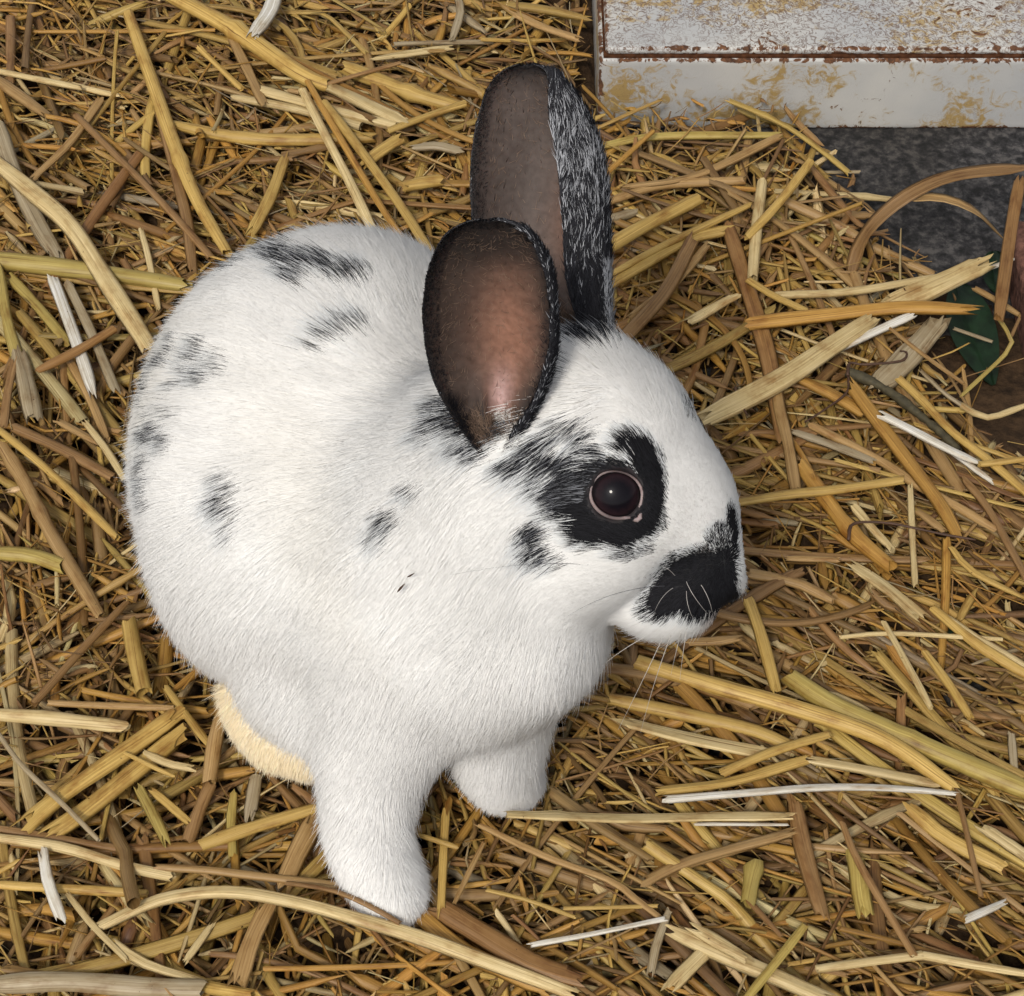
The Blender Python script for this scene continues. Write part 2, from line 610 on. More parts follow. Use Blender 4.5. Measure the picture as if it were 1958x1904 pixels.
def surface_nets(f, lo, hi, st):
    n = np.ceil((hi - lo) / st).astype(int) + 1
    ax = [lo[i] + st * np.arange(n[i]) for i in range(3)]
    val = np.empty(n, np.float32)
    for k in range(n[0]):
        yy, zz = np.meshgrid(ax[1], ax[2], indexing='ij')
        pp = np.stack([np.full_like(yy, ax[0][k]), yy, zz], -1)
        val[k] = f(pp)
    ins = val < 0
    # cells with a sign change
    acc = np.zeros(np.array(n) - 1, np.int8)
    for dx in (0, 1):
        for dy in (0, 1):
            for dz in (0, 1):
                acc += ins[dx:n[0] - 1 + dx, dy:n[1] - 1 + dy, dz:n[2] - 1 + dz]
    act = (acc > 0) & (acc < 8)
    idx = -np.ones(act.shape, np.int64)
    cells = np.argwhere(act)
    idx[act] = np.arange(len(cells))
    sm = np.zeros((len(cells), 3))
    cnt = np.zeros(len(cells))
    corners = [(a, b, c) for a in (0, 1) for b in (0, 1) for c in (0, 1)]
    for a in corners:
        for i in range(3):
            if a[i]:
                continue
            b = list(a)
            b[i] = 1
            va = val[cells[:, 0] + a[0], cells[:, 1] + a[1], cells[:, 2] + a[2]]
            vb = val[cells[:, 0] + b[0], cells[:, 1] + b[1], cells[:, 2] + b[2]]
            m = (va < 0) != (vb < 0)
            t = np.where(m, va / (va - vb + 1e-12), 0)
            pt = np.tile(np.array(a, float), (len(cells), 1))
            pt[:, i] += t
            sm[m] += pt[m]
            cnt[m] += 1
    V = lo + st * (cells + sm / cnt[:, None])
    Q = []
    for i in range(3):
        j, k = (i + 1) % 3, (i + 2) % 3
        sl_a = [slice(None)] * 3
        sl_b = [slice(None)] * 3
        sl_a[i] = slice(0, n[i] - 1)
        sl_b[i] = slice(1, n[i])
        ch = ins[tuple(sl_a)] != ins[tuple(sl_b)]
        e = np.argwhere(ch)
        e = e[(e[:, j] > 0) & (e[:, k] > 0) & (e[:, j] < n[j] - 1) & (e[:, k] < n[k] - 1)]
        inside_a = ins[e[:, 0], e[:, 1], e[:, 2]]

        def cell(dj, dk):
            c = e.copy()
            c[:, j] += dj
            c[:, k] += dk
            return idx[c[:, 0], c[:, 1], c[:, 2]]
        q = np.stack([cell(-1, -1), cell(0, -1), cell(0, 0), cell(-1, 0)], 1)
        q[~inside_a] = q[~inside_a][:, ::-1]
        Q.append(q)
    Q = np.concatenate(Q)
    Q = Q[(Q >= 0).all(1)]
    return V, Q


allc = np.array([b[0] for b in BP])
allr = np.array([b[1].max() for b in BP])
lo = (allc - allr[:, None]).min(0) - 0.006
hi = (allc + allr[:, None]).max(0) + 0.006
STEP = 0.0017
BV, BQ = surface_nets(sdf_full, lo, hi, STEP)
BT_ = None


# ------------------------------------------------------------------ markings (3-D patches on the coat)
def patches():
    out = []

    def add(ox, oy, k, rows):
        for x, y, rx, ry, rot, a in rows:
            u, v = ox + k * x, oy + k * y
            c = surf(u, v)
            if c is None:
                for du, dv in ((12, 12), (25, 10), (10, 25), (30, 30), (45, 30)):
                    c = surf(u + du, v + dv)
                    if c is not None:
                        break
            if c is None:
                continue
            s = scale_at(c)
            an = math.radians(rot)
            ex = RIGHT * math.cos(an) + UP * math.sin(an)
            ey = -RIGHT * math.sin(an) + UP * math.cos(an)
            out.append((c, np.stack([ex, ey, FWD]), np.array([k * rx / s, k * ry / s, 0.03]) * 1.12, a * (.82 if ox == 191.2 else 1), .62 if ox == 191.2 else .50))
    add(191.2, 382.4, .4017, [
        (900, 290, 100, 55, -25, .95), (960, 375, 80, 60, 0, .9), (1060, 320, 110, 50, -20, .9), (1170, 375, 95, 50, -15, .9),
        (1270, 370, 45, 45, 0, .7), (1130, 640, 85, 45, 20, .75), (1235, 615, 65, 40, 0, .7), (1050, 700, 60, 35, 30, .4),
        (545, 350, 60, 25, 20, .5), (640, 265, 90, 22, 25, .5), (800, 215, 90, 22, 20, .7),
        (380, 690, 28, 60, -20, .6), (320, 785, 60, 32, 0, .85), (395, 890, 45, 20, 0, .45), (260, 860, 40, 40, 0, .35),
        (490, 735, 34, 70, -25, .75), (515, 850, 48, 46, 0, .7), (585, 790, 45, 60, -25, .45), (440, 800, 25, 50, 0, .6),
        (275, 1105, 62, 50, 0, .92), (350, 1140, 40, 60, 0, .5), (240, 950, 40, 30, 0, .35), (250, 1230, 42, 50, 0, .55),
        (240, 1345, 50, 60, 0, .6), (245, 1420, 30, 50, 0, .35), (330, 1000, 90, 50, 0, .15),
        (625, 1350, 45, 60, 0, .5), (610, 1440, 60, 50, 0, .8), (650, 1540, 40, 60, 0, .35),
        (1400, 1510, 60, 50, 0, .75), (1360, 1590, 50, 45, 0, .5), (1510, 1370, 45, 25, -10, .75),
        (1590, 1110, 55, 40, 0, .65), (1760, 1150, 90, 55, -30, .85), (1650, 1030, 60, 50, -30, .75), (1840, 1180, 50, 50, 0, .8),
        (135, 850, 30, 60, 0, .5),
    ])
    add(917.8, 726.6, .3213, [
        (230, 480, 90, 40, 25, .8), (330, 420, 105, 60, 35, .82), (430, 330, 80, 50, 30, .7), (520, 500, 170, 85, -10, .9),
        (560, 660, 150, 150, 0, 1.0), (650, 850, 110, 120, -30, 1.0), (850, 900, 200, 80, 5, 1.0), (1030, 690, 72, 230, -3, 1.0),
        (980, 480, 85, 140, 20, 1.0), (880, 370, 85, 60, 30, .95), (960, 830, 130, 110, 0, 1.0), (620, 300, 70, 60, 0, .55),
        (660, 420, 80, 50, 0, .55), (760, 560, 180, 90, 0, 1.0), (800, 690, 240, 190, 0, 1.0),
        (340, 900, 85, 70, 0, .92), (360, 1000, 90, 70, 0, .72), (460, 1060, 60, 50, 0, .4), (640, 940, 60, 60, 0, .5),
        (900, 1010, 120, 50, 10, .5),
        (1290, 1140, 215, 130, 10, 1.0), (1140, 1280, 160, 110, 20, 1.0), (1330, 1300, 170, 95, 10, 1.0), (1440, 1150, 92, 170, 0, 1.0),
        (1495, 880, 42, 120, 5, .85), (1430, 930, 85, 70, 0, .72), (1490, 1030, 45, 90, 0, .95), (1420, 1020, 70, 40, 0, .6), (1040, 1340, 80, 50, 0, .7), (1480, 1270, 60, 60, 0, 1.0),
        (1240, 200, 30, 60, 20, .4), (500, 230, 60, 30, 30, .3), (300, 510, 110, 50, 10, .6), (410, 600, 90, 70, 0, .6), (430, 740, 60, 50, 0, .25),
    ])
    add(764.8, 76.5, .4017, [(760, 1570, 22, 95, -14, .85), (480, 1850, 90, 40, 20, .85), (300, 1790, 120, 60, -30, .85),
                             (400, 1880, 110, 60, 0, .8), (900, 1370, 120, 60, 0, .9), (1000, 1390, 50, 50, 0, .7)])
    return out


PATCH = patches()
# the dark ring round the far eye, its muzzle patch and the far cheek spot
for c_, R_, r_, a_, f_ in list(PATCH):
    if a_ > .6 and f_ < .55 and np.linalg.norm(c_ - EYE_C) < .024 and (c_ - _hc) @ LAT * ((EYE_C - _hc) @ LAT) > 0:
        m_ = mirror(c_[None])[0]
        for _ in range(8):
            m_ = m_ - float(sdf(m_[None])[0]) * grad(m_[None])[0] * .9
        if np.linalg.norm(m_ - E2_C) < .024 and (m_ - EYE_C) @ FWD > .030:
            PATCH.append((m_, np.eye(3), np.full(3, min(r_[0], r_[1])), a_, f_))


def marking(p):
    d = np.zeros(p.shape[:-1])
    for c, R, r, a, fo in PATCH:
        q = (p - c) @ R.T / r
        e = np.sqrt((q * q).sum(-1))
        d = np.maximum(d, a * np.clip((1.25 - e) / fo, 0, 1))
    return d


def bump3(p, f, seed=0):
    """cheap smooth noise in -1..1"""
    r = np.random.default_rng(seed)
    out = 0
    for _ in range(5):
        k = unit(r.normal(size=3)) * f * r.uniform(.7, 1.5)
        out = out + np.sin(p @ k + r.uniform(0, 6.28))
    return out / 2.6


WHITE = np.array([0.875, 0.865, 0.845])
CREAM = np.array([0.88, 0.75, 0.53])
BLACK = np.array([0.012, 0.012, 0.014])

# ------------------------------------------------------------------ ears (thin shells welded into the body mesh)
def ear(rows, z0, z1, lips, bowl, ncross=26, zpow=1.0):
    rows = np.array(rows, float)
    vs = rows[:, 0]
    nt_ = 44
    t = np.linspace(0, 1, nt_)
    vv = vs[0] + (vs[-1] - vs[0]) * (t ** 1.35 if True else t)
    L = np.interp(vv, vs, rows[:, 1])
    R = np.interp(vv, vs, rows[:, 2])
    # smooth
    for _ in range(2):
        L[1:-1] = (L[:-2] + 2 * L[1:-1] + L[2:]) / 4
        R[1:-1] = (R[:-2] + 2 * R[1:-1] + R[2:]) / 4
    lip = np.interp(vv, vs, lips)
    tt = (vv - vs[0]) / (vs[-1] - vs[0])        # 0 tip, 1 base
    G = np.zeros((nt_, ncross, 3))
    q = np.linspace(0, 1, ncross)
    for i in range(nt_):
        z = z1 + (z0 - z1) * tt[i] ** zpow
        a = P(L[i], vv[i], z)
        b = P(R[i], vv[i], z)
        wd = np.linalg.norm(b - a)
        for j, x in enumerate(q):
            if x < 0.7:
                s = x / 0.7
                dep = bowl * wd * math.sin(math.pi * s ** 0.85) ** 0.9
                bt = min(1.0, max(0.0, (tt[i] - .62) / .3))
                dep -= wd * bt * (0.20 * math.exp(-((s - .40) / .07) ** 2) + 0.10 * math.exp(-((s - .80) / .06) ** 2) - .06 * math.exp(-((s - .60) / .08) ** 2))
            else:
                y = (x - 0.7) / 0.3
                s = 1 - lip[i] * (1 - math.cos(y * math.pi / 2)) * 1.0
                dep = -wd * 0.16 * math.sin(y * math.pi * 0.55) * (0.4 + lip[i] * 1.6)
            G[i, j] = a + (b - a) * s + FWD * dep
    # shell thickness
    NZ = bump3(G, 260, 71) * .00016 + bump3(G * np.array([1, .3, .3]), 700, 72) * .00016
    du = np.gradient(G, axis=1)
    dv = np.gradient(G, axis=0)
    N = unit(np.cross(du, dv))
    if (N[nt_ // 2, ncross // 3] @ FWD) < 0:
        N = -N
    G = G - N * NZ[..., None]
    th = 0.0011 * (0.35 + 0.65 * np.sin(np.pi * q))[None, :, None] * (0.6 + 0.6 * tt)[:, None, None]
    O = G + N * th                          # outer skin lies behind the bowl
    nv = nt_ * ncross
    V = np.concatenate([G.reshape(-1, 3), O.reshape(-1, 3)])
    qd = []
    I = np.arange(nv).reshape(nt_, ncross)
    a, b, c, d = I[:-1, :-1].ravel(), I[:-1, 1:].ravel(), I[1:, 1:].ravel(), I[1:, :-1].ravel()
    qd.append(np.stack([a, b, c, d], 1))
    qd.append(np.stack([d, c, b, a], 1) + nv)
    for e in (I[:, 0], I[:, -1][::-1], I[0][::-1], I[-1]):
        x, y = e[:-1], e[1:]
        qd.append(np.stack([x, y, y + nv, x + nv], 1))
    Q = np.concatenate(qd)
    # orient: inner sheet must face away from N
    f0 = Q[0]
    fn = np.cross(V[f0[1]] - V[f0[0]], V[f0[3]] - V[f0[0]])
    if fn @ N[0, 0] > 0:
        Q = Q[:, ::-1]
    par = np.stack(np.broadcast_arrays(tt[:, None], q[None, :]), -1).reshape(-1, 2)
    side = np.concatenate([np.zeros(nv), np.ones(nv)])
    return V, Q, np.concatenate([par, par]), side, np.concatenate([-N.reshape(-1, 3), N.reshape(-1, 3)]), unit(-dv).reshape(-1, 3)


NEAR = [(420, 915, 950), (428, 880, 988), (445, 856, 1013), (470, 837, 1033), (520, 817, 1053), (590, 808, 1062), (660, 812, 1060),
        (720, 827, 1048), (770, 850, 1028), (810, 876, 1003), (840, 900, 985), (870, 920, 965)]
FAR = [(124, 990, 1022), (132, 966, 1048), (150, 945, 1072), (185, 926, 1100), (235, 911, 1130), (300, 902, 1149), (370, 900, 1157),
       (450, 906, 1160), (530, 935, 1160), (600, 1000, 1162), (650, 1050, 1165), (690, 1070, 1160)]
e1 = ear(NEAR, 150, 228, [.05] * 5 + [.035, .035, .04, .05, .08, .14, .2], 0.30)
e2 = ear(FAR, 142, 212, [.05, .1, .2, .3, .36, .35, .34, .33, .36, .4, .4, .4], 0.26)

EAR_BROWN = np.array([0.058, 0.040, 0.032])
EAR_PINK = np.array([0.27, 0.135, 0.090])
EAR_EDGE_AND_SHADE = np.array([0.014, 0.012, 0.012])


def ear_skin(par, side, which, V):
    vn = 0.5 * bump3(V, 130, 51) + .35 * bump3(V, 330, 52) + .3 * bump3(V, 700, 53)
    t, q = par[:, 0], par[:, 1]
    s = np.clip(q / 0.7, 0, 1)
    if which == 0:
        g = .92 * np.exp(-(((s - 0.62 - .05 * vn) / 0.23) ** 2 + ((t - 0.46) / 0.25) ** 2))
        g = g + 0.55 * np.exp(-(((s - 0.60) / 0.13) ** 2 + ((t - 0.76) / 0.14) ** 2))
        g = g * (1 + .12 * np.sin(t * 60 + 6 * s) * (t > .66) * (t < .84))
    else:
        g = 0.85 * np.exp(-(((s - 0.80) / 0.20) ** 2 + ((t - 0.58) / 0.20) ** 2))
    g = np.clip(g * (1 + .22 * vn), 0, 1)[:, None]
    base = EAR_BROWN * np.ones((len(t), 1)) * (np.array([1.0, 1, 1]) if which == 0 else np.array([1.55, 1.7, 1.85])) * (1 + .16 * vn[:, None])
    c = base * (1 - g) + EAR_PINK * (1.0 if which == 0 else .62) * g
    pink_hl = np.exp(-(((s - 0.60) / 0.09) ** 2 + ((t - 0.74) / 0.10) ** 2))[:, None] * (which == 0)
    c = c * (1 - pink_hl) + np.array([.50, .33, .31]) * pink_hl  # pinkish highlight on the base fold, painted into the skin colour
    ed = np.maximum(np.exp(-s / 0.05), np.exp(-np.clip(t, 0, 1) / 0.05))
    ed = np.maximum(ed, np.where(which == 0, np.clip((s - .86) / .1, 0, 1) * .85, 0))
    ed = np.maximum(ed, np.clip((t - .88) / .1, 0, 1) * .9)
    if which == 0:
        ed = np.maximum(ed, np.clip((t - .66) / .2, 0, 1) * np.maximum(np.exp(-((s - .38) / .07) ** 2), np.clip((s - .76) / .1, 0, 1)))  # shade in the clefts of the base folds, painted into the skin colour
        ed = np.maximum(ed, .75 * np.clip((.22 - t) / .12, 0, 1))
    ed = ed[:, None]
    c = c * (1 - ed) + EAR_EDGE_AND_SHADE * ed
    out = np.array([0.05, 0.05, 0.055]) * np.ones((len(t), 1))
    out = np.where((q > .7)[:, None] & (side < .5)[:, None], 0.5 * out + 0.5 * c, out)
    bl_ = np.clip((q - (.64 if which else .73)) / .1, 0, 1)[:, None]
    return np.where((side > .5)[:, None], out, c * (1 - bl_) + out * bl_)


# body vertex colours
mk = marking(BV)
bcol = WHITE * (1 - mk[:, None]) + np.array([0.02, 0.02, 0.022]) * mk[:, None]
ec = np.sqrt(((BV - EYE_C) ** 2).sum(-1))
bcol[ec < EYE_R + 0.0022] = (0.02, 0.016, 0.018)
bcol[np.sqrt(((BV - E2_C) ** 2).sum(-1)) < EYE_R + 0.0022] = (0.02, 0.016, 0.018)
nb = len(BV)
ears = [e1, e2]
Vall, Qall, Call = [BV], [BQ], [bcol]
off = nb
for wi, e in enumerate(ears):
    Vall.append(e[0])
    Qall.append(e[1] + off)
    Call.append(ear_skin(e[2], e[3], wi, e[0]))
    off += len(e[0])
ROOT = P(760, 1300, 0)
rabbit = bpy.data.objects.new('rabbit', None)
rabbit.location = ROOT
COL.objects.link(rabbit)
tag(rabbit, 'white young rabbit with black spots and dark upright ears sitting on the straw, facing right', 'rabbit')
body = mesh_np('body', np.concatenate(Vall), np.concatenate(Qall), M_SKIN, parent=rabbit, col=np.concatenate(Call))


# ------------------------------------------------------------------ fur
def sample(V, Q, dens_fn, n):
    tri = np.concatenate([Q[:, [0, 1, 2]], Q[:, [0, 2, 3]]])
    A, B, C = V[tri[:, 0]], V[tri[:, 1]], V[tri[:, 2]]
    ar = np.linalg.norm(np.cross(B - A, C - A), axis=1) / 2
    cen = (A + B + C) / 3
    wgt = ar * dens_fn(cen, tri)
    pr = wgt / wgt.sum()
    k = rng.choice(len(tri), n, p=pr)
    r1, r2 = np.sqrt(rng.random(n)), rng.random(n)
    w0, w1, w2 = 1 - r1, r1 * (1 - r2), r1 * r2
    return k, tri[k], np.stack([w0, w1, w2], 1), A[k] * w0[:, None] + B[k] * w1[:, None] + C[k] * w2[:, None]


NOSE = surf(1385, 1075)
HEADC = P(1110, 830, 138)
PAWL = P(735, 1640, 12)
hp, hc, hn, hr = [], [], [], []      # points (n,5,3), colours, normals, radii
NP = 5


def emit(root, nor, flow, length, lift, curl, colr, rad, clump=0.0, cell=0.0024):
    n = len(root)
    t = np.linspace(0, 1, NP)
    nor_, fl = unit(nor), flow
    fl = unit(fl - (fl * nor_).sum(-1, keepdims=True) * nor_)
    jit = rng.normal(size=(n, 3)) * curl[:, None]
    pts = np.zeros((n, NP, 3))
    pts[:, 0] = root - nor_ * 0.0004
    cur = root.copy()
    for i in range(1, NP):
        f = t[i]
        d = unit(nor_ * (lift * (1 - 0.55 * f))[:, None] + fl * (0.35 + 0.75 * f) + jit * (0.4 + f))
        cur = cur + d * (length / (NP - 1))[:, None]
        pts[:, i] = cur
    if clump:
        # tips lean towards the middle of their tuft
        w_ = root + 0.0012 * np.stack([bump3(root, 500, s) for s in (41, 42, 43)], -1)
        key = np.floor(w_ / cell).astype(np.int64)
        key = (key[:, 0] * 73856093) ^ (key[:, 1] * 19349663) ^ (key[:, 2] * 83492791)
        _, inv = np.unique(key, return_inverse=True)
        cnt_ = np.bincount(inv)
        for i in range(1, NP):
            m_ = np.stack([np.bincount(inv, pts[:, i, j]) / cnt_ for j in range(3)], -1)[inv]
            pts[:, i] += (m_ - pts[:, i]) * (clump * t[i] ** 1.3 * rng.uniform(.3, 1, n))[:, None]
    hp.append(pts)
    hc.append(colr)
    hn.append(unit(nor_ + jit * .10))
    hr.append(rad[:, None] * (1 - t ** 1.5 * 0.85)[None, :])


def head_w(p):
    """1 on the face, 0 on the body"""
    d = np.sqrt(((p - P(1230, 960, 118)) ** 2).sum(-1))
    return np.clip((0.048 - d) / 0.018, 0, 1)


def low_w(p):
    """1 on paws and shins"""
    return np.clip((0.034 - p[..., 2]) / 0.018, 0, 1)


def body_density(c, tri):
    fn = np.cross(BV[tri[:, 1]] - BV[tri[:, 0]], BV[tri[:, 2]] - BV[tri[:, 0]])
    vis = (unit(fn) @ FWD)
    d = 1 + 2.2 * head_w(c) + 0.6 * low_w(c)
    d = d * np.where(vis > 0.35, 0.3, 1)
    d[c[:, 2] < -0.002] = 0
    e = np.sqrt(((c - EYE_C) ** 2).sum(-1))
    d[e < EYE_R + 0.0014] = 0
    d[np.sqrt(((c - E2_C) ** 2).sum(-1)) < EYE_R + 0.0008] = 0
    return d


NBH = 600000
k, tri, wts, rt = sample(BV, BQ, body_density, NBH)
nor = grad(rt)
hw, lw = head_w(rt), low_w(rt)
flow = unit(rt - NOSE)
neckdir = unit(rt - HEADC)
down = np.array([0.05, -0.15, -1.0])
front = np.clip((P(850, 1250, 40)[1] + 0.03 - rt[:, 1]) / 0.03, 0, 1) * (1 - hw)
flow = unit(flow + down * (0.35 + 1.6 * np.maximum(front * .8, lw))[:, None] * (1 - hw)[:, None])
# swirl so that hairs clump and wander
flow = flow + 0.16 * np.stack([bump3(rt, 160, s) for s in (1, 2, 3)], -1) + 0.10 * np.stack([bump3(rt, 700, s) for s in (4, 5, 6)], -1)
length = (0.0098 * (1 - hw) + 0.0030 * hw) * (1 - 0.5 * lw)
toe = (rt[:, 2] < 0.010)
length = np.where(toe, length * 0.55, length)
dn = np.sqrt(((rt - NOSE) ** 2).sum(-1))
length *= 0.40 + 0.60 * np.clip((dn - .006) / 0.030, 0, 1)
length *= np.clip((np.sqrt(((rt - EYE_C) ** 2).sum(-1)) - EYE_R - .0006) / .004, .22, 1)
length *= rng.uniform(0.6, 1.2, NBH) * np.where(rng.random(NBH) < .05, 1.5, 1)
lift = 0.34 * (1 - hw) + 0.30 * hw + rng.normal(size=NBH) * 0.05
curl = 0.07 * (1 - hw) + 0.06 * hw + 0.0 * lift
fdir = unit(flow - (flow * nor).sum(-1, keepdims=True) * nor)
mk = marking(rt + fdir * (length * 0.35)[:, None])
mk = np.clip(mk + 0.22 * bump3(rt, 900, 11) * (mk > 0.03) * (mk < .93), 0, 1)
isb = rng.random(NBH) < mk
wv = WHITE * (1 + 0.02 * rng.normal(size=(NBH, 1)) + .025 * bump3(rt, 120, 62)[:, None] + .03 * bump3(rt, 420, 63)[:, None])
ym = np.clip(.5 * bump3(rt, 70, 64) - .1, 0, 1)[:, None]
wv = wv * (1 - ym * np.array([0.0, .035, .11]))
near_mk = np.clip(marking((rt - HEADC) + HEADC) * 2, 0, 1)[:, None] * .5
wv = wv * (1 - near_mk * np.array([.30, .25, .20]))
# stained soles of the hind foot
hf = np.full(NBH, 9.0)
for u_, v_ in ((448, 1310), (452, 1345), (468, 1385), (500, 1418), (535, 1446), (575, 1465)):
    q_ = surf(u_, v_)
    if q_ is None:
        q_ = surf(u_ + 14, v_ - 14)
    if q_ is not None:
        hf = np.minimum(hf, np.sqrt(((rt - q_) ** 2).sum(-1)))
cr = np.clip((0.0150 - hf + .003 * bump3(rt, 260, 61) + .0025 * rng.normal(size=NBH)) / 0.009, 0, 1)[:, None]
wv = wv * (1 - cr) + CREAM * (1 + 0.08 * rng.normal(size=(NBH, 1))) * cr
bv = BLACK * rng.uniform(0.7, 2.0, (NBH, 1))
bv = np.where((rng.random((NBH, 1)) < .30) & (hw[:, None] < .5), np.array([.15, .155, .17]) * rng.uniform(.5, 1.6, (NBH, 1)), bv)
# pale pinkish lips
lp = np.sqrt(((rt - surf(1370, 1160)) ** 2).sum(-1))
lpw = np.clip((0.008 - lp) / 0.006, 0, 1)[:, None]
wv = wv * (1 - 0.35 * lpw) + np.array([0.72, 0.5, 0.42]) * 0.35 * lpw
cc = np.where(isb[:, None], bv, wv)
emit(rt, nor, flow, length, lift, curl, cc, np.where(hw > .5, 0.000080, 0.000088) * rng.uniform(.8, 1.2, NBH), 0.22)

for wi, e in enumerate(ears):
    V, Q, par, side, nrm, alng = e
    al2 = np.concatenate([alng, alng])

    def dens(c, tri, par=par, side=side):
        q, s_, t_ = par[tri[:, 0], 1], side[tri[:, 0]], par[tri[:, 0], 0]
        outer = (s_ > .5) | (q > (.74 if wi == 0 else .57))
        rim = (q < .05) | (t_ < .03)
        return np.where(outer, np.where(s_ > .5, 1.1, .9), np.where(rim, .7, 0.018 + .14 * np.exp(-q / .12) + .10 * (q > .58) + .14 * np.exp(-t_ / .12) + .5 * (t_ > .85)))
    n = 42000
    k, tri, wts, rt = sample(V, Q, dens, n)
    s_ = side[tri[:, 0]]
    q_ = par[tri[:, 0], 1]
    t_ = par[tri[:, 0], 0]
    nr = unit((nrm[tri] * wts[:, :, None]).sum(1))
    fl = unit((al2[tri] * wts[:, :, None]).sum(1))
    outer = (s_ > .5) | (q_ > .74 - (.07 * rng.normal(size=n) + .07) * wi)
    # salt and pepper back of the ear: grey band, black near the tip and base
    white_p = np.where(wi == 1, np.exp(-(((t_ - .36) / .24) ** 2)) * 0.55, 0.10)
    white_p = white_p * (0.75 + .45 * bump3(rt * np.array([1, .45, .45]), 1500, 21 + wi))
    white_p = np.where((wi == 1) & (t_ > .66) & (t_ < .92) & (q_ > .62) & (q_ < .80), .85, white_p)
    isw = rng.random(n) < white_p
    shade = rng.uniform(0.6, 2.0, (n, 1))
    dark = np.array([0.022, 0.022, 0.026]) * shade
    lightc = np.array([0.42, 0.43, 0.46]) * rng.uniform(.6, 1.4, (n, 1))
    inner = np.array([0.16, 0.11, 0.08]) * shade
    inner = np.where(((q_ > .62) | (q_ < .05) | (t_ < .05))[:, None], dark * .7, inner)
    col_ = np.where(outer[:, None], np.where(isw[:, None], lightc, dark), inner)
    ln = np.where(outer, 0.0042, 0.0030) * rng.uniform(.6, 1.2, n)
    ln = np.where((q_ < .05) | (t_ < .04) | ((side[tri[:, 0]] > .5) & (q_ < .12)), 0.0010, ln)
    ln = np.where(outer & (wi == 0), ln * .6, ln)
    ln = np.where((~outer) & (t_ > .8), 0.0055, ln)
    lf = np.where(outer, 0.22, 0.12) + rng.normal(size=n) * .08
    cu = np.where(outer, 0.14, 0.45)
    bz = (wi == 1) & (~(s_ > .5)) & (q_ > .60) & (q_ < .80)
    col_ = np.where(bz[:, None] & (rng.random((n, 1)) < .75), np.array([.085, .070, .066]) * shade, col_)
    emit(rt, nr, fl + 0.25 * np.stack([bump3(rt, 400, s) for s in (31, 32, 33)], -1), ln, lf, cu, col_, np.where(outer, 0.00011, 0.00006) * np.ones(n))

pts = np.concatenate(hp)
cols = np.concatenate(hc)
nors = np.concatenate(hn)
rads = np.concatenate(hr)
NH = len(pts)
hcv = bpy.data.hair_curves.new('fur')
hcv.add_curves([NP] * NH)
hcv.attributes['position'].data.foreach_set('vector', pts.astype(np.float32).ravel())
ra = hcv.attributes.get('radius') or hcv.attributes.new('radius', 'FLOAT', 'POINT')
ra.data.foreach_set('value', rads.astype(np.float32).ravel())
a = hcv.attributes.new('hcol', 'FLOAT_COLOR', 'CURVE')
c4 = np.ones((NH, 4), np.float32)
c4[:, :3] = np.clip(cols, 0, .93)
a.data.foreach_set('color', c4.ravel())
a = hcv.attributes.new('snor', 'FLOAT_VECTOR', 'CURVE')
a.data.foreach_set('vector', nors.astype(np.float32).ravel())
hcv.materials.append(M_FUR)
fo = bpy.data.objects.new('fur', hcv)
COL.objects.link(fo)
fo.parent = rabbit
fo.matrix_parent_inverse = Matrix.Translation(-Vector(rabbit.location))
fo['kind'] = 'stuff'


# ------------------------------------------------------------------ eye, lid, whiskers
def uvsphere(c, r, nu=48, nv=32):
    th = np.linspace(0, np.pi, nv)
    ph = np.linspace(0, 2 * np.pi, nu, endpoint=False)
    V = np.stack([np.outer(np.sin(th), np.cos(ph)), np.outer(np.sin(th), np.sin(ph)), np.outer(np.cos(th), np.ones(nu))], -1).reshape(-1, 3)
    I = np.arange(nu * nv).reshape(nv, nu)
    J = np.roll(I, -1, 1)
    Q = np.stack([I[:-1], I[1:], J[1:], J[:-1]], -1).reshape(-1, 4)
    return c + V * r, Q


def eye_material():
    m, n, b = new_mat('dark_eye')
    tc = node(n, 'ShaderNodeAttribute', attribute_name='tint')
    n.links.new(tc.outputs['Color'], b.inputs['Base Color'])
    b.inputs['Roughness'].default_value = 0.6
    b.inputs['Specular IOR Level'].default_value = 0.03
    b.inputs['Coat Weight'].default_value = 0.28
    b.inputs['Coat Roughness'].default_value = 0.0
    return m


V, Q = uvsphere(EYE_C, EYE_R)
ang = np.arccos(np.clip(unit(V - EYE_C) @ unit(EYE_N), -1, 1))
kf = np.clip((ang - .42 + .03 * np.sin(V[:, 0] * 9000)) / .25, 0, 1)[:, None]
ecol = np.array([0.004, 0.003, 0.005]) * (1 - kf) + np.array([0.016, 0.008, 0.010]) * kf
ecol = np.where((ang > 0.78)[:, None], np.array([0.008, 0.006, 0.007]), ecol)
M_EYE = eye_material()
mesh_np('eye', V, Q, M_EYE, parent=rabbit, col=ecol)
mesh_np('eye', V - EYE_C + E2_C, Q, M_EYE, parent=rabbit, col=ecol * 0 + .006)
ex = unit(RIGHT - (RIGHT @ EYE_N) * EYE_N)
ey = np.cross(EYE_N, ex)
if ey @ UP < 0:
    ey = -ey


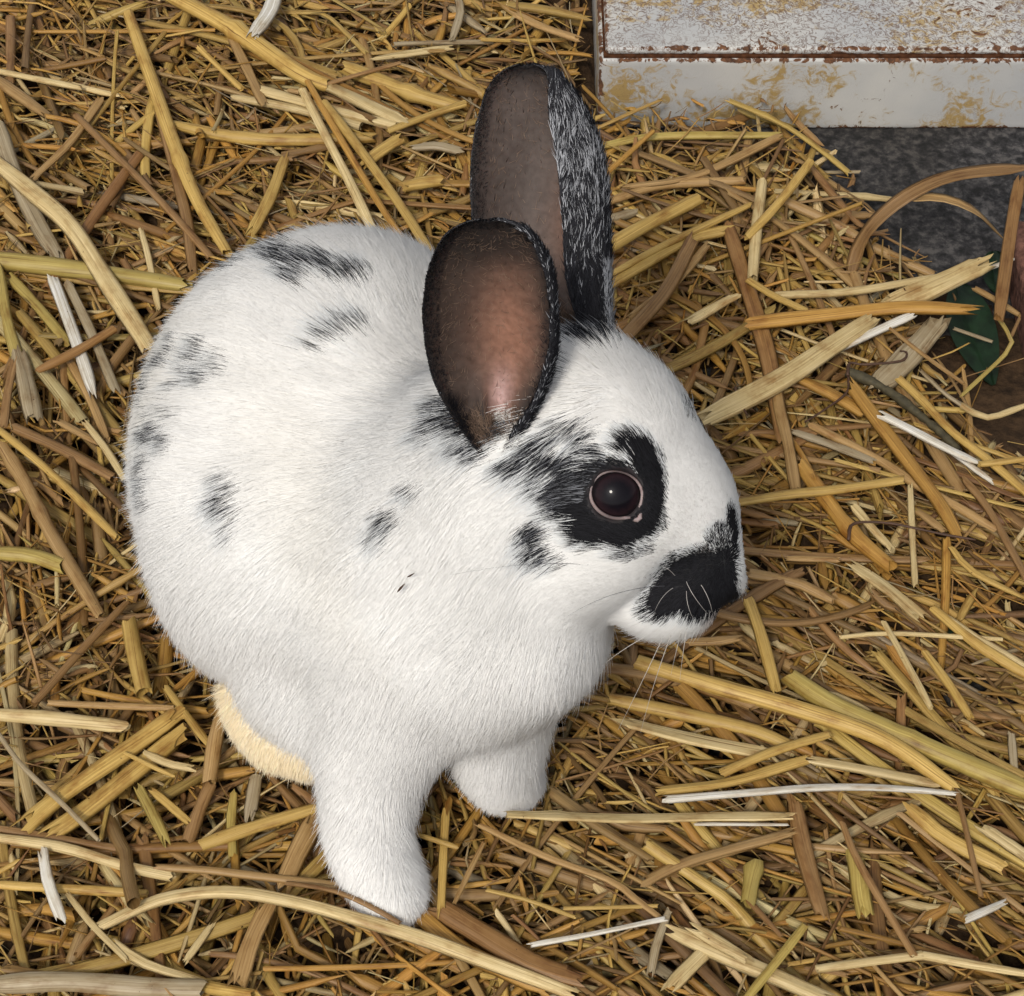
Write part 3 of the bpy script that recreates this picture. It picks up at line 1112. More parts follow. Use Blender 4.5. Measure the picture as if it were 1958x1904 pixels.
def tube(points, radii, sides=8, closed=False):
    Pn = np.asarray(points, float)
    n = len(Pn)
    T = np.gradient(Pn, axis=0)
    if closed:
        T = np.roll(Pn, -1, 0) - np.roll(Pn, 1, 0)
    T = unit(T)
    ref = np.array([0.13, 0.21, 0.97])
    A = unit(np.cross(T, ref))
    B = np.cross(T, A)
    an = np.linspace(0, 2 * np.pi, sides, endpoint=False)
    V = Pn[:, None] + (A[:, None] * np.cos(an)[None, :, None] + B[:, None] * np.sin(an)[None, :, None]) * np.asarray(radii)[:, None, None]
    I = np.arange(n * sides).reshape(n, sides)
    J = np.roll(I, -1, 1)
    if closed:
        I2, J2 = np.roll(I, -1, 0), np.roll(J, -1, 0)
        Q = np.stack([I, I2, J2, J], -1).reshape(-1, 4)
    else:
        Q = np.stack([I[:-1], I[1:], J[1:], J[:-1]], -1).reshape(-1, 4)
    return V.reshape(-1, 3), Q


aa = np.linspace(0, 2 * np.pi, 64, endpoint=False)
duct = math.radians(-48)
dd = np.abs((aa - duct + np.pi) % (2 * np.pi) - np.pi)
rr = (0.00765 + 0.0024 * np.exp(-(dd / 0.20) ** 2)) * (1 - .13 * np.abs(np.sin(aa + .35)) ** 2)
hh = np.sqrt(np.clip((EYE_R + 0.0003) ** 2 - np.minimum(rr, 0.0080) ** 2, 0, None)) + 0.0005 + 0.0010 * np.exp(-(dd / .25) ** 2)
pts_ = EYE_C + EYE_N * hh[:, None] + ex * (np.cos(aa) * rr)[:, None] + ey * (np.sin(aa) * rr)[:, None]
up_ = np.clip(np.sin(aa), 0, 1)
V, Q = tube(pts_, 0.00050 - 0.0002 * up_ + 0.0003 * np.exp(-(dd / .2) ** 2), 8, True)
mlid, n_, b_ = new_mat('eyelid_skin')
nz_ = node(n_, 'ShaderNodeTexNoise', i_Scale=700.0)
r_ = ramp(n_, nz_.outputs[0], [(0.35, (0.16, 0.115, 0.11)), (0.65, (0.36, 0.29, 0.28))])
n_.links.new(r_.outputs[0], b_.inputs['Base Color'])
b_.inputs['Roughness'].default_value = 0.4
lf_ = np.clip(np.abs(np.cos(aa + .25)) * 1.2 - .15, 0, 1) * .75 + .25
lf_ = np.maximum(lf_ * (1 - .8 * np.exp(-((aa - 1.5) / .6) ** 2)), np.exp(-(dd / .25) ** 2))
lc_ = np.repeat(np.array([.05, .035, .035]) + lf_[:, None] * np.array([.27, .215, .21]), 8, axis=0)
mesh_np('eyelid', V, Q, M_SKIN, parent=rabbit, col=lc_)

mw = simple_mat('whisker_hair', (0.55, 0.52, 0.48), 0.5, 0.05, 30, 0)
mwd = simple_mat('dark_whisker_hair', (0.09, 0.09, 0.10), 0.5, 0.05, 30, 0)
wh = [   # start uv, mid uv, end uv, height drop (mm), dark
    ((1245, 1225), (1190, 1275), (1135, 1345), 60, 0), ((1262, 1230), (1215, 1275), (1165, 1355), 55, 0),
    ((1285, 1225), (1235, 1290), (1182, 1395), 50, 0), ((1300, 1220), (1250, 1300), (1225, 1400), 45, 0),
    ((1318, 1215), (1290, 1255), (1283, 1290), 70, 0), ((1328, 1210), (1305, 1250), (1300, 1300), 70, 0),
    ((1250, 1210), (1190, 1235), (1120, 1300), 70, 0), ((1270, 1120), (1170, 1120), (1085, 1175), 112, 1),
    ((1235, 1105), (1100, 1050), (860, 1098), 108, 1), ((1312, 1112), (1318, 1136), (1350, 1172), 104, 0),
    ((1340, 1118), (1352, 1140), (1358, 1168), 104, 0), ((1286, 1124), (1262, 1134), (1250, 1164), 104, 0),
    ((1312, 1130), (1308, 1156), (1322, 1180), 102, 0), ((1290, 1100), (1274, 1084), (1262, 1080), 108, 0),
]
for a_, b_2, c_, dz, dk in wh:
    s0 = surf(*a_)
    if s0 is None:
        s0 = surf(a_[0] - 14, a_[1] - 16)
    if s0 is None:
        continue
    s0 = s0 - FWD * 0.001
    if dz < 100:
        m0 = P(*b_2, (s0[2] * 1000 + dz) / 2 + 6)
        e0 = P(*c_, dz)
    else:
        mm, ee = surf(*b_2), surf(*c_)
        if mm is None or ee is None:
            continue
        m0, e0 = mm - FWD * 0.008, ee - FWD * 0.0065
    t_ = np.linspace(0, 1, 12)[:, None]
    cv = (1 - t_) ** 2 * s0 + 2 * t_ * (1 - t_) * m0 + t_ ** 2 * e0
    V, Q = tube(cv, (0.00014 if dz < 100 else .00009) * (1 - np.linspace(0, 1, 12) * .75), 5)
    mesh_np('whisker', V, Q, mwd if dk else mw, parent=rabbit)

# ------------------------------------------------------------------ straw
PAL = {'g': (0.40, 0.215, 0.046), 'y': (0.45, 0.292, 0.080), 'c': (0.54, 0.41, 0.195), 'w': (0.62, 0.58, 0.49),
       'b': (0.25, 0.140, 0.052), 'o': (0.25, 0.130, 0.042), 'v': (0.36, 0.265, 0.070), 'd': (0.33, 0.26, 0.155),
       'k': (0.35, 0.215, 0.082)}
# cross sections (x across -.5...5, y up), closed loops
T_AN = np.linspace(0, 2 * np.pi, 10, endpoint=False)
SEC = {
    'T': np.stack([0.5 * np.cos(T_AN), 0.40 * np.sin(T_AN)], 1),
    'S': np.array([(-.5, 0), (-.38, .19), (-.20, .26), (-.06, .24), (.08, .31), (.30, .24), (.40, .16), (.5, -.04), (.30, .02), (0, .12), (-.30, .03)]),
    'R': np.array([(-.5, .02), (-.38, .20), (-.28, .13), (-.12, .26), (0, .17), (.14, .26), (.30, .14), (.40, .19), (.5, 0), (.2, -.1), (-.2, -.1)]),
    'B': np.array([(-.5, .06), (-.25, .0), (0, -.05), (.25, .0), (.5, .06), (.25, -.03), (0, -.09), (-.25, -.03)]),
}


def catmull(Pn, n):
    Pn = np.asarray(Pn, float)
    if len(Pn) == 2:
        Pn = np.array([Pn[0], (Pn[0] + Pn[1]) / 2, Pn[1]])
    ext = np.concatenate([[2 * Pn[0] - Pn[1]], Pn, [2 * Pn[-1] - Pn[-2]]])
    seg = np.linalg.norm(np.diff(Pn, axis=0), axis=1)
    cum = np.concatenate([[0], np.cumsum(seg)])
    s = np.linspace(0, cum[-1], n)
    out = []
    for x in s:
        i = min(len(Pn) - 2, int(np.searchsorted(cum, x, side='right') - 1))
        t = (x - cum[i]) / max(1e-9, seg[i])
        p0, p1, p2, p3 = ext[i], ext[i + 1], ext[i + 2], ext[i + 3]
        out.append(0.5 * ((2 * p1) + (-p0 + p2) * t + (2 * p0 - 5 * p1 + 4 * p2 - p3) * t * t + (-p0 + 3 * p1 - 3 * p2 + p3) * t ** 3))
    return np.array(out), cum[-1]


def sweep(path, width, sec, roll=0.0, rag=1.0, taper=(1, 1), nodes=(), close=True, wob=0.05):
    n = len(path)
    T = unit(np.gradient(path, axis=0))
    side = unit(np.cross(T, np.array([0, 0, 1.0])))
    nor = np.cross(side, T)
    rl = roll + 0.25 * np.sin(np.linspace(0, rng.uniform(1, 5), n) + rng.uniform(0, 6))
    s2 = side * np.cos(rl)[:, None] + nor * np.sin(rl)[:, None]
    n2 = -side * np.sin(rl)[:, None] + nor * np.cos(rl)[:, None]
    t = np.linspace(0, 1, n)
    wv = width * np.interp(t, [0, .12, .88, 1], [taper[0], 1, 1, taper[1]])
    wv = wv * (1 + wob * np.sin(t * rng.uniform(5, 14) + rng.uniform(0, 6)))
    hv = wv.copy()
    for nd in nodes:
        bmp = np.exp(-((t - nd) * 260 * 0.001 / 0.0022 * (np.linalg.norm(path[-1] - path[0]) / 0.26)) ** 2)
        wv = wv * (1 + 0.28 * bmp)
        hv = hv * (1 + 0.5 * bmp)
    V = path[:, None] + s2[:, None] * (sec[:, 0][None, :, None] * wv[:, None, None]) + n2[:, None] * (sec[:, 1][None, :, None] * hv[:, None, None])
    m = len(sec)
    # ragged cut ends
    V[0] += T[0] * (rng.normal(size=(m, 1)) * width * (0.15 if m == 10 else 0.35) * rag)
    V[-1] += T[-1] * (rng.normal(size=(m, 1)) * width * (0.15 if m == 10 else 0.35) * rag)
    I = np.arange(n * m).reshape(n, m)
    J = np.roll(I, -1, 1)
    Q = np.stack([I[:-1], J[:-1], J[1:], I[1:]], -1).reshape(-1, 4)
    L = np.linalg.norm(np.diff(path, axis=0), axis=1).sum() * 1000
    across = np.abs(np.linspace(-1, 1, m))
    uv = np.stack([np.broadcast_to((t * L)[:, None], (n, m)), np.broadcast_to(sec[:, 0][None] + 0.5 + (sec[:, 1][None] < 0) * 2, (n, m))], -1)
    return V.reshape(-1, 3), Q, uv.reshape(-1, 2).copy()


def straw_obj(name, path, width, kind, colr, roll=0.0, nodes=(), taper=(1, 1), rag=1.0):
    V, Q, uv = sweep(path, width, SEC[kind], roll, rag, taper, nodes)
    uv[:, 0] += rng.uniform(0, 4000)
    uv[:, 1] += rng.uniform(0, 50)
    c = np.array(colr) * rng.uniform(0.84, 1.05)
    c = np.tile(c, (len(V), 1))
    # inner side of a tube is paler; nodes darker
    o = mesh_np(name, V, Q, M_STRAW, uv=uv, col=c)
    return o


REG = {'4': (1070.7, 0, .466), '5': (0, 0, .4419), '6': (1147, 1147, .414), '3': (306, 1147, .4297), '8': (0, 1147, .3976),
       'a': (1346, 688.3, .3213), 'b': (0, 382.4, .4018), 'c': (535.4, 0, .3213), 'd': (1682.6, 229.4, .3213), 'e': (917.8, 1453, .3125)}
TR = [
    ('5', [(-30, 690), (140, 830), (310, 985), (470, 1230), (650, 1510)], 80, 'S', 'c', 8, 'broad pale straw slanting down to the rabbit rump from the left edge, topmost there'),
    ('5', [(-60, 1120), (200, 1150), (500, 1190), (800, 1235)], 88, 'T', 'v', 4, 'thick olive yellow stalk lying flat left of the back, under the broad pale straw'),
    ('5', [(-10, 540), (60, 750), (170, 980), (250, 1110)], 75, 'S', 'd', 5, 'dull grey straw beneath the broad pale straw at the left edge'),
    ('5', [(230, 1210), (320, 1450), (405, 1700)], 55, 'S', 'w', 5, 'white straw length pointing down left of the rump, crossed by a brown stub'),
    ('5', [(290, 1220), (400, 1450), (500, 1690)], 45, 'S', 'd', 4, 'dull grey straw beside the white one left of the rump'),
    ('5', [(555, 60), (650, 330), (760, 640), (850, 860), (985, 1095)], 55, 'T', 'y', 6, 'long thin stalk running down to the middle of the back from the top left', (.62,)),
    ('5', [(680, 430), (760, 750), (810, 960), (835, 1180)], 50, 'S', 'b', 4, 'brown split straw just left of the long thin stalk above the back'),
    ('5', [(700, -40), (1000, 120), (1300, 320), (1420, 370)], 78, 'T', 'y', 6, 'thick yellow stalk entering from the top edge left of the grey chip', (.45,)),
    ('5', [(1390, 360), (1600, 460), (1750, 530)], 72, 'S', 'c', 5, 'flat cream straw with a cut end left of the far ear'),
    ('5', [(1130, 390), (1450, 480), (1720, 545)], 50, 'T', 'c', 4, 'cream stalk just below the flat cut straw left of the far ear'),
    ('5', [(1000, 420), (1250, 465), (1560, 545)], 42, 'T', 'c', 2.5, 'cream stalk lowest of the sheaf left of the far ear'),
    ('5', [(750, 540), (1000, 590), (1250, 605), (1620, 595)], 58, 'T', 'y', 3, 'yellow stalk lying level above the middle of the back', (.4,)),
    ('5', [(1310, 390), (1400, 570), (1520, 800), (1610, 990)], 42, 'T', 'c', 7, 'pale stalk leftmost of the three that meet the back beside the near ear'),
    ('5', [(1330, 350), (1450, 560), (1640, 880), (1750, 1040)], 30, 'T', 'g', 8, 'thin golden stalk middle of the three that meet the back beside the near ear'),
    ('5', [(1400, 440), (1560, 650), (1740, 900), (1860, 1090)], 42, 'T', 'y', 8, 'yellow stalk rightmost of the three that meet the back beside the near ear'),
    ('5', [(1200, -60), (1170, 40), (1100, 150)], 72, 'S', 'w', 9, 'short grey white chip at the top edge above the thick yellow stalk'),
    ('c', [(380, 400), (640, 500), (860, 580), (1070, 635)], 100, 'T', 'y', 3, 'thick yellow stalk pointing at the tall far ear from the left', (.6,)),
    ('5', [(1000, 160), (1070, 300), (1140, 450)], 45, 'S', 'k', 4, 'brown straw hanging down below the grey white chip'),
    ('5', [(330, 500), (560, 730), (760, 940), (915, 1115)], 34, 'T', 'b', 5, 'thin brown stem running diagonally to the upper left of the back'),
    ('5', [(435, 430), (300, 620), (140, 775)], 40, 'S', 'k', 4, 'tan straw leaning right above the broad pale straw at the left'),
    ('5', [(-20, 340), (210, 505)], 55, 'S', 'k', 4, 'tan straw stub at the far left edge near the top'),
    ('5', [(160, 1605), (330, 1520), (490, 1425)], 45, 'T', 'o', 8, 'dark brown stub crossing over the white straw left of the rump'),
    ('5', [(-20, 305), (200, 350), (350, 380)], 32, 'T', 'c', 3, 'pale thin stalk near the top left corner with a cut right end'),
    ('5', [(1230, 690), (1170, 850), (1080, 1020)], 58, 'S', 'y', 3, 'yellow split straw standing above the black back patch'),
    ('c', [(700, 830), (600, 900), (490, 985)], 95, 'S', 'y', 5, 'short wide split straw between the three stalks and the far ear'),
    ('c', [(740, 1110), (860, 1085), (960, 1070)], 85, 'T', 'y', 3, 'short hollow stalk with an open round end left of the near ear tip'),
    ('c', [(570, 350), (800, 315), (1020, 282)], 55, 'S', 'c', 4, 'cream straw lying level left of the far ear tip'),
    ('c', [(1055, -20), (1075, 70), (1025, 230)], 52, 'S', 'd', 4, 'bent grey straw hanging from the top edge above the far ear'),
    ('c', [(260, 505), (480, 440), (710, 375)], 32, 'T', 'b', 7, 'thin brown stem crossing over the yellow stalks left of the far ear'),
    ('c', [(800, 880), (940, 870), (1070, 900)], 68, 'S', 'd', 3, 'grey flat straw scrap left of the far ear'),
    ('c', [(1390, 80), (1560, 160), (1780, 235)], 58, 'S', 'k', 3, 'tan straw between the far ear tip and the metal box'),
    ('c', [(640, 780), (850, 700), (1100, 615)], 48, 'T', 'y', 5, 'yellow stem rising right towards the far ear'),
    ('b', [(-20, 1080), (200, 1260), (400, 1450), (560, 1610)], 42, 'T', 'y', 7, 'yellow stalk running down right to the lower left flank'),
    ('b', [(10, 1170), (120, 1350), (250, 1600), (400, 1850), (480, 1980)], 66, 'T', 'k', 5, 'long tan stalk lower left of the rabbit, below the yellow stalk', (.1, .42)),
    ('b', [(70, 1085), (300, 1190), (545, 1325)], 58, 'T', 'b', 4, 'brown stalk pointing at the left flank'),
    ('b', [(410, 1065), (500, 1180), (595, 1330)], 38, 'S', 'c', 6, 'short pale straw touching the left flank beside the brown stalk'),
    ('b', [(-30, 1680), (150, 1692), (310, 1745)], 78, 'T', 'v', 5, 'thick olive yellow stub at the left edge halfway down'),
    ('b', [(50, 370), (200, 530), (330, 690)], 54, 'S', 'v', 2.5, 'olive straw under the white straw at the left'),
    ('b', [(90, 730), (130, 900), (165, 1045)], 92, 'S', 'd', 5, 'broad flaky straw with a torn end at the left edge'),
    ('b', [(-5, 330), (30, 560), (75, 730)], 58, 'S', 'v', 5, 'olive straw hugging the left edge above the flaky one'),
    ('b', [(72, 760), (40, 900), (15, 1090)], 50, 'S', 'b', 6, 'brown straw standing left of the flaky one at the left edge'),
    ('b', [(280, 1055), (480, 1165)], 45, 'S', 'k', 4, 'short tan straw above the brown stalk at the left flank'),
    ('b', [(670, 140), (710, 290), (755, 525)], 33, 'S', 'c', 3, 'narrow pale straw crossing behind the olive yellow stalk near the back'),
    ('b', [(330, 760), (430, 950), (510, 1140)], 45, 'S', 'k', 3, 'tan straw sloping to the rump below the white one'),
    ('8', [(-30, 550), (250, 570), (610, 612)], 72, 'T', 'c', 6, 'thick pale stalk lying level at the left edge below the flank'),
    ('8', [(850, 550), (560, 760), (260, 970), (120, 1085)], 105, 'S', 'y', 5, 'broad yellow straw, upper of two side by side left of the hind foot'),
    ('8', [(870, 640), (620, 850), (400, 1020), (250, 1120)], 105, 'S', 'y', 4, 'broad yellow straw, lower of two side by side left of the hind foot'),
    ('8', [(620, 110), (650, 260), (692, 440)], 82, 'T', 'y', 7, 'hollow stalk with an open end hanging down left of the haunch'),
    ('8', [(-30, 610), (100, 790), (300, 980), (475, 1155)], 26, 'T', 'd', 9, 'thin grey stem running over the two broad yellow straws'),
    ('8', [(-40, 1140), (300, 1190), (600, 1280), (830, 1330)], 55, 'T', 'c', 6, 'long pale stalk at the lower left below the thin grey stem'),
    ('8', [(-40, 1095), (300, 1150), (620, 1205)], 45, 'S', 'b', 4, 'brown straw just above the long pale stalk at the lower left'),
    ('8', [(750, 1285), (1000, 1300), (1250, 1330), (1620, 1372)], 46, 'T', 'k', 7, 'tan stalk reaching the heel of the near front paw from the left'),
    ('3', [(-280, 1460), (0, 1335), (300, 1300), (600, 1345), (900, 1425), (1150, 1500), (1400, 1590), (1700, 1700), (1850, 1760)], 68, 'S', 'c', [4, 7, 10, 12, 12, 10, 8, 5, 4], 'very long arched pale straw passing in front of the near front paw'),
    ('3', [(560, 1260), (760, 1290), (930, 1360), (1070, 1440)], 26, 'T', 'b', [8, 12, 15, 12], 'thin brown stem pressed over the toes of the near front paw'),
    ('8', [(-30, 1368), (300, 1388), (710, 1412)], 48, 'T', 'y', 4, 'yellow stalk lying level at the lower left edge'),
    ('8', [(205, 1205), (230, 1350), (295, 1540)], 62, 'S', 'w', 8, 'whitish split straw standing out at the lower left'),
    ('8', [(1070, 530), (1030, 700), (1005, 880)], 74, 'T', 'k', 5, 'tan hollow stalk with an open end left of the hind foot toes'),
    ('8', [(1010, 890), (960, 1010), (900, 1170)], 66, 'T', 'b', 3, 'brown stalk with a round knob below the hollow tan stalk', (.9,)),
    ('8', [(965, 1180), (1150, 1115), (1510, 1005)], 66, 'T', 'y', 6, 'yellow jointed stalk pointing at the near front leg from the left', (.28,)),
    ('8', [(1125, 930), (1110, 1080), (1120, 1230)], 48, 'S', 'v', 4, 'olive straw standing under the yellow jointed stalk'),
    ('8', [(1530, 1030), (1430, 1220), (1365, 1370)], 105, 'S', 'k', 5, 'broad tan straw slanting left of the near front leg'),
    ('8', [(1290, 1465), (1210, 1640), (1140, 1850)], 95, 'R', 'k', 6, 'broad ribbed tan straw below the arched pale straw'),
    ('8', [(550, 1650), (700, 1750), (980, 1840)], 50, 'S', 'c', 4, 'cream straw near the bottom left, pointing at the ribbed tan one'),
    ('8', [(-30, 1850), (300, 1835), (700, 1862), (970, 1872)], 105, 'T', 'd', 5, 'thick grey stalk along the bottom left edge'),
    ('8', [(670, 910), (740, 1040), (800, 1160)], 58, 'S', 'v', 5, 'olive straw sloping right below the broad yellow pair'),
    ('8', [(730, 915), (830, 1000), (920, 1080)], 45, 'S', 'y', 4, 'yellow straw beside the olive one below the broad yellow pair'),
    ('8', [(700, 740), (820, 790), (930, 810)], 45, 'S', 'c', 6, 'curled cream scrap right of the broad yellow pair'),
    ('8', [(600, 735), (730, 800), (840, 850)], 24, 'T', 'y', 8, 'short thin yellow stem on the broad yellow pair'),
    ('8', [(325, 1415), (450, 1570), (610, 1730)], 34, 'S', 'c', 5, 'narrow cream straw at the lower left right of the whitish one'),
    ('8', [(230, 495), (500, 508), (840, 520)], 36, 'T', 'k', 5, 'tan stem lying level above the thick pale stalk on the left'),
    ('8', [(610, 10), (430, 200), (160, 500)], 40, 'T', 'b', 6, 'brown stem leaning right left of the open ended hollow stalk'),
    ('8', [(1230, 860), (1200, 1050)], 70, 'S', 'd', 3, 'short grey straw left of the near front leg'),
    ('8', [(890, 1740), (1020, 1560)], 40, 'S', 'c', 4, 'short cream straw below the arched pale straw, left of the ribbed one'),
    ('8', [(800, 420), (900, 560), (1010, 700)], 42, 'T', 'y', 4, 'yellow stem below the haunch left of the hind foot'),
    ('e', [(160, 335), (450, 345), (900, 362), (1400, 350), (1885, 345)], 78, 'R', 'c', [14, 12, 8, 6, 6], 'long thick cream stalk lying over the far front paw to the right', (.17,)),
    ('e', [(1310, 392), (1880, 396)], 26, 'S', 'w', 5, 'thin white sliver along the lower side of the long cream stalk'),
    ('6', [(300, 922), (700, 890), (1000, 868), (1290, 868), (1630, 892)], 44, 'S', 'w', 7, 'long white straw just above the long cream stalk'),
    ('6', [(270, 885), (600, 842), (950, 738)], 62, 'S', 'y', 6, 'yellow curved straw above the long white one'),
    ('6', [(560, 800), (800, 700), (1065, 618)], 48, 'T', 'y', 8, 'yellow stalk with a cut upper end above the curved yellow straw'),
    ('6', [(170, 285), (500, 388), (900, 500), (1300, 640), (1640, 870)], 80, 'T', 'y', 7, 'thick jointed yellow stalk sloping down right from under the chin', (.25,)),
    ('6', [(870, 350), (1050, 470), (1300, 590), (1600, 720), (2000, 890)], 98, 'T', 'v', 5, 'thickest olive yellow stalk right of the jointed yellow one', (.55,)),
    ('6', [(40, 455), (350, 520), (700, 600), (860, 665)], 68, 'T', 'y', 5, 'yellow stalk coming out from under the breast, upper of two'),
    ('6', [(110, 565), (400, 640), (790, 715)], 78, 'R', 'c', 5, 'ribbed cream straw coming out from under the breast, lower of two'),
    ('6', [(980, 740), (1250, 790), (1560, 852)], 54, 'S', 'c', 6, 'cream straw right of the two yellow ones above the long white straw'),
    ('6', [(690, 10), (740, 150), (815, 420)], 62, 'S', 'y', 8, 'bent yellow straw with a pointed end directly below the nose'),
    ('6', [(410, 195), (540, 190), (655, 178)], 50, 'S', 'k', 6, 'tan straw lying level under the chin'),
    ('6', [(1310, 100), (1400, 260), (1530, 500)], 32, 'T', 'c', 8, 'thin cream stem right of the bent yellow straw'),
    ('6', [(1540, 40), (1750, 210), (1980, 350)], 52, 'T', 'y', 7, 'yellow stalk running out of the right edge below the middle'),
    ('6', [(1110, 172), (1350, 155), (1860, 182)], 24, 'T', 'c', 7, 'thin cream stem lying level at the right below the middle'),
    ('6', [(1500, 240), (1620, 400), (1710, 540)], 42, 'T', 'y', 6, 'yellow stem sloping right of the thin cream stem'),
    ('6', [(900, 940), (940, 1150), (1030, 1470)], 85, 'S', 'b', 4, 'broad brown straw hanging below the right end of the long cream stalk'),
    ('6', [(1120, 1030), (1200, 1220), (1450, 1640)], 36, 'T', 'b', 8, 'thin brown stem sloping down right of the broad brown straw'),
    ('6', [(1430, 960), (1600, 1100), (1860, 1235)], 78, 'S', 'y', 5, 'broad yellow straw at the lower right with a pointed upper end'),
    ('6', [(210, 1300), (450, 1205), (880, 1075)], 58, 'S', 'k', 5, 'tan straw rising to the long cream stalk, left of the broad brown one'),
    ('6', [(340, 1530), (600, 1650), (800, 1735), (1060, 1850)], 88, 'S', 'c', 6, 'broad cream straw running out of the bottom edge'),
    ('6', [(430, 1515), (560, 1590), (680, 1660)], 66, 'S', 'c', 8, 'short cream straw lying on the upper end of the broad cream one'),
    ('6', [(490, 1620), (410, 1700), (325, 1790)], 80, 'S', 'c', 5, 'short wide cream straw near the bottom edge'),
    ('6', [(670, 1850), (800, 1690), (945, 1505)], 44, 'T', 'v', 9, 'green yellow stem crossing the broad cream straw', (.7,)),
    ('6', [(1000, 1705), (1250, 1670), (1490, 1640)], 44, 'T', 'c', 6, 'pale stalk lying level near the bottom, left of a second one'),
    ('6', [(1490, 1640), (1700, 1680), (1990, 1730)], 42, 'T', 'c', 6, 'pale stalk near the bottom running out of the right edge'),
    ('6', [(1180, 1190), (1200, 1320), (1225, 1450)], 88, 'S', 'v', 4, 'short broad olive straw standing at the lower right'),
    ('6', [(715, 1210), (700, 1300), (685, 1400)], 78, 'T', 'v', 4, 'short thick olive stalk at the lower right with a round top', (.15,)),
    ('6', [(1690, 1475), (1865, 1400)], 45, 'S', 'w', 6, 'small white straw piece in the lower right corner'),
    ('6', [(1650, 890), (1700, 1100), (1760, 1370)], 28, 'T', 'b', 7, 'thin brown stem near the right edge at the lower right'),
    ('6', [(1770, 1050), (1980, 1190)], 60, 'S', 'c', 6, 'cream straw at the right edge in the lower right'),
    ('6', [(1900, 620), (1920, 850)], 40, 'S', 'd', 6, 'upright grey straw at the right edge below the middle'),
    ('e', [(310, 1132), (700, 1062), (1125, 972)], 40, 'S', 'w', 8, 'white straw rising right below the near front paw'),
    ('3', [(1240, 1370), (1450, 1500), (1650, 1620), (1880, 1700)], 110, 'S', 'o', 4, 'broad orange brown straw right of the near front paw'),
    ('3', [(1130, 1380), (1350, 1560), (1520, 1640), (1720, 1740)], 80, 'S', 'g', 3, 'golden brown straw beneath the broad orange brown one'),
    ('e', [(40, 795), (300, 860), (590, 965)], 30, 'T', 'y', 5, 'thin yellow stem right of the near front leg'),
    ('e', [(0, 400), (400, 590), (800, 740), (950, 850), (1115, 975)], 48, 'S', 'k', 6, 'long tan straw sloping down right from the far front paw'),
    ('e', [(1155, 925), (1080, 1130), (1045, 1310)], 58, 'S', 'd', 6, 'grey brown straw standing right of the white rising straw'),
    ('e', [(515, 908), (800, 902), (1085, 893)], 28, 'T', 'y', 6, 'thin yellow stem lying level above the white rising straw'),
    ('e', [(1010, 745), (1200, 650), (1450, 570), (1900, 450)], 76, 'S', 'k', 6, 'broad tan straw rising right below the long cream stalk'),
    ('3', [(1270, 950), (1262, 1100), (1250, 1380)], 42, 'S', 'y', 6, 'yellow straw standing between the two front paws'),
    ('3', [(1150, 1045), (1320, 1100)], 28, 'T', 'y', 9, 'short yellow stem crossing the straw between the paws'),
    ('3', [(1440, 1080), (1380, 1200), (1310, 1350)], 26, 'T', 'k', 8, 'thin tan stem leaning right between the paws'),
    ('4', [(590, 1722), (900, 1560), (1100, 1430), (1290, 1305)], 98, 'R', 'c', [12, 10, 9, 8], 'thick ribbed cream stalk rising right from the brow'),
    ('4', [(1060, 1470), (1250, 1380), (1450, 1290)], 40, 'S', 'w', 8, 'white sliver beside the upper end of the ribbed cream stalk'),
    ('4', [(790, 1325), (1100, 1292), (1400, 1262), (1675, 1270)], 66, 'S', 'g', 9, 'golden straw lying level above the ribbed cream stalk'),
    ('4', [(1330, 1265), (1550, 1170), (1745, 1080)], 108, 'R', 'c', 8, 'thick cut stalk with a blunt end pointing at the upright brown blade'),
    ('4', [(880, 1212), (1200, 1195), (1580, 1130)], 38, 'T', 'c', 6, 'pale stem just above the level golden straw'),
    ('4', [(1555, 1325), (1450, 1440), (1300, 1590)], 108, 'R', 'd', 5, 'thick dull stub below the blunt cut stalk'),
    ('4', [(690, 930), (760, 1150), (850, 1450), (915, 1800)], 70, 'S', 'o', 5, 'long orange brown straw running down under the ribbed cream stalk'),
    ('4', [(830, 745), (805, 950), (790, 1145)], 46, 'T', 'c', 8, 'upright pale stalk below the metal box'),
    ('4', [(1030, 660), (900, 830), (765, 975)], 38, 'T', 'y', 10, 'yellow stem with a rounded tip crossing the upright pale stalk'),
    ('4', [(540, 990), (430, 1200), (250, 1400)], 64, 'S', 'b', 8, 'brown straw leaning right beside the far ear, longer of two'),
    ('4', [(610, 1000), (470, 1160), (280, 1310)], 40, 'S', 'k', 6, 'tan straw leaning right beside the far ear, shorter of two'),
    ('4', [(570, 815), (340, 930), (185, 1020)], 62, 'T', 'y', 6, 'yellow stalk with an open end right of the far ear'),
    ('4', [(680, 945), (520, 985), (320, 1100), (175, 1190)], 56, 'S', 'y', 5, 'yellow curved straw right of the far ear below the open ended one'),
    ('4', [(770, 1145), (870, 1210), (1010, 1275)], 34, 'T', 'y', 9, 'short yellow stem ending on the level golden straw'),
    ('4', [(720, 1215), (620, 1270), (530, 1320)], 50, 'S', 'c', 6, 'short cream straw left of the level golden straw'),
    ('4', [(180, 720), (380, 540)], 24, 'T', 'g', 8, 'thin golden stem rising to the box from the far ear'),
    ('4', [(170, 600), (400, 560), (900, 555)], 40, 'S', 'v', 2, 'olive straw tucked along the lower edge of the metal box'),
    ('4', [(260, 770), (560, 720), (900, 560)], 44, 'S', 'k', 4, 'tan straw rising to the lower edge of the metal box'),
    ('4', [(190, 830), (420, 760), (760, 740)], 44, 'T', 'k', 3, 'tan stalk right of the far ear under the thin golden stem'),
    ('4', [(200, 1130), (420, 1010), (780, 840)], 34, 'T', 'y', 7, 'long yellow stem between the far ear and the upright pale stalk'),
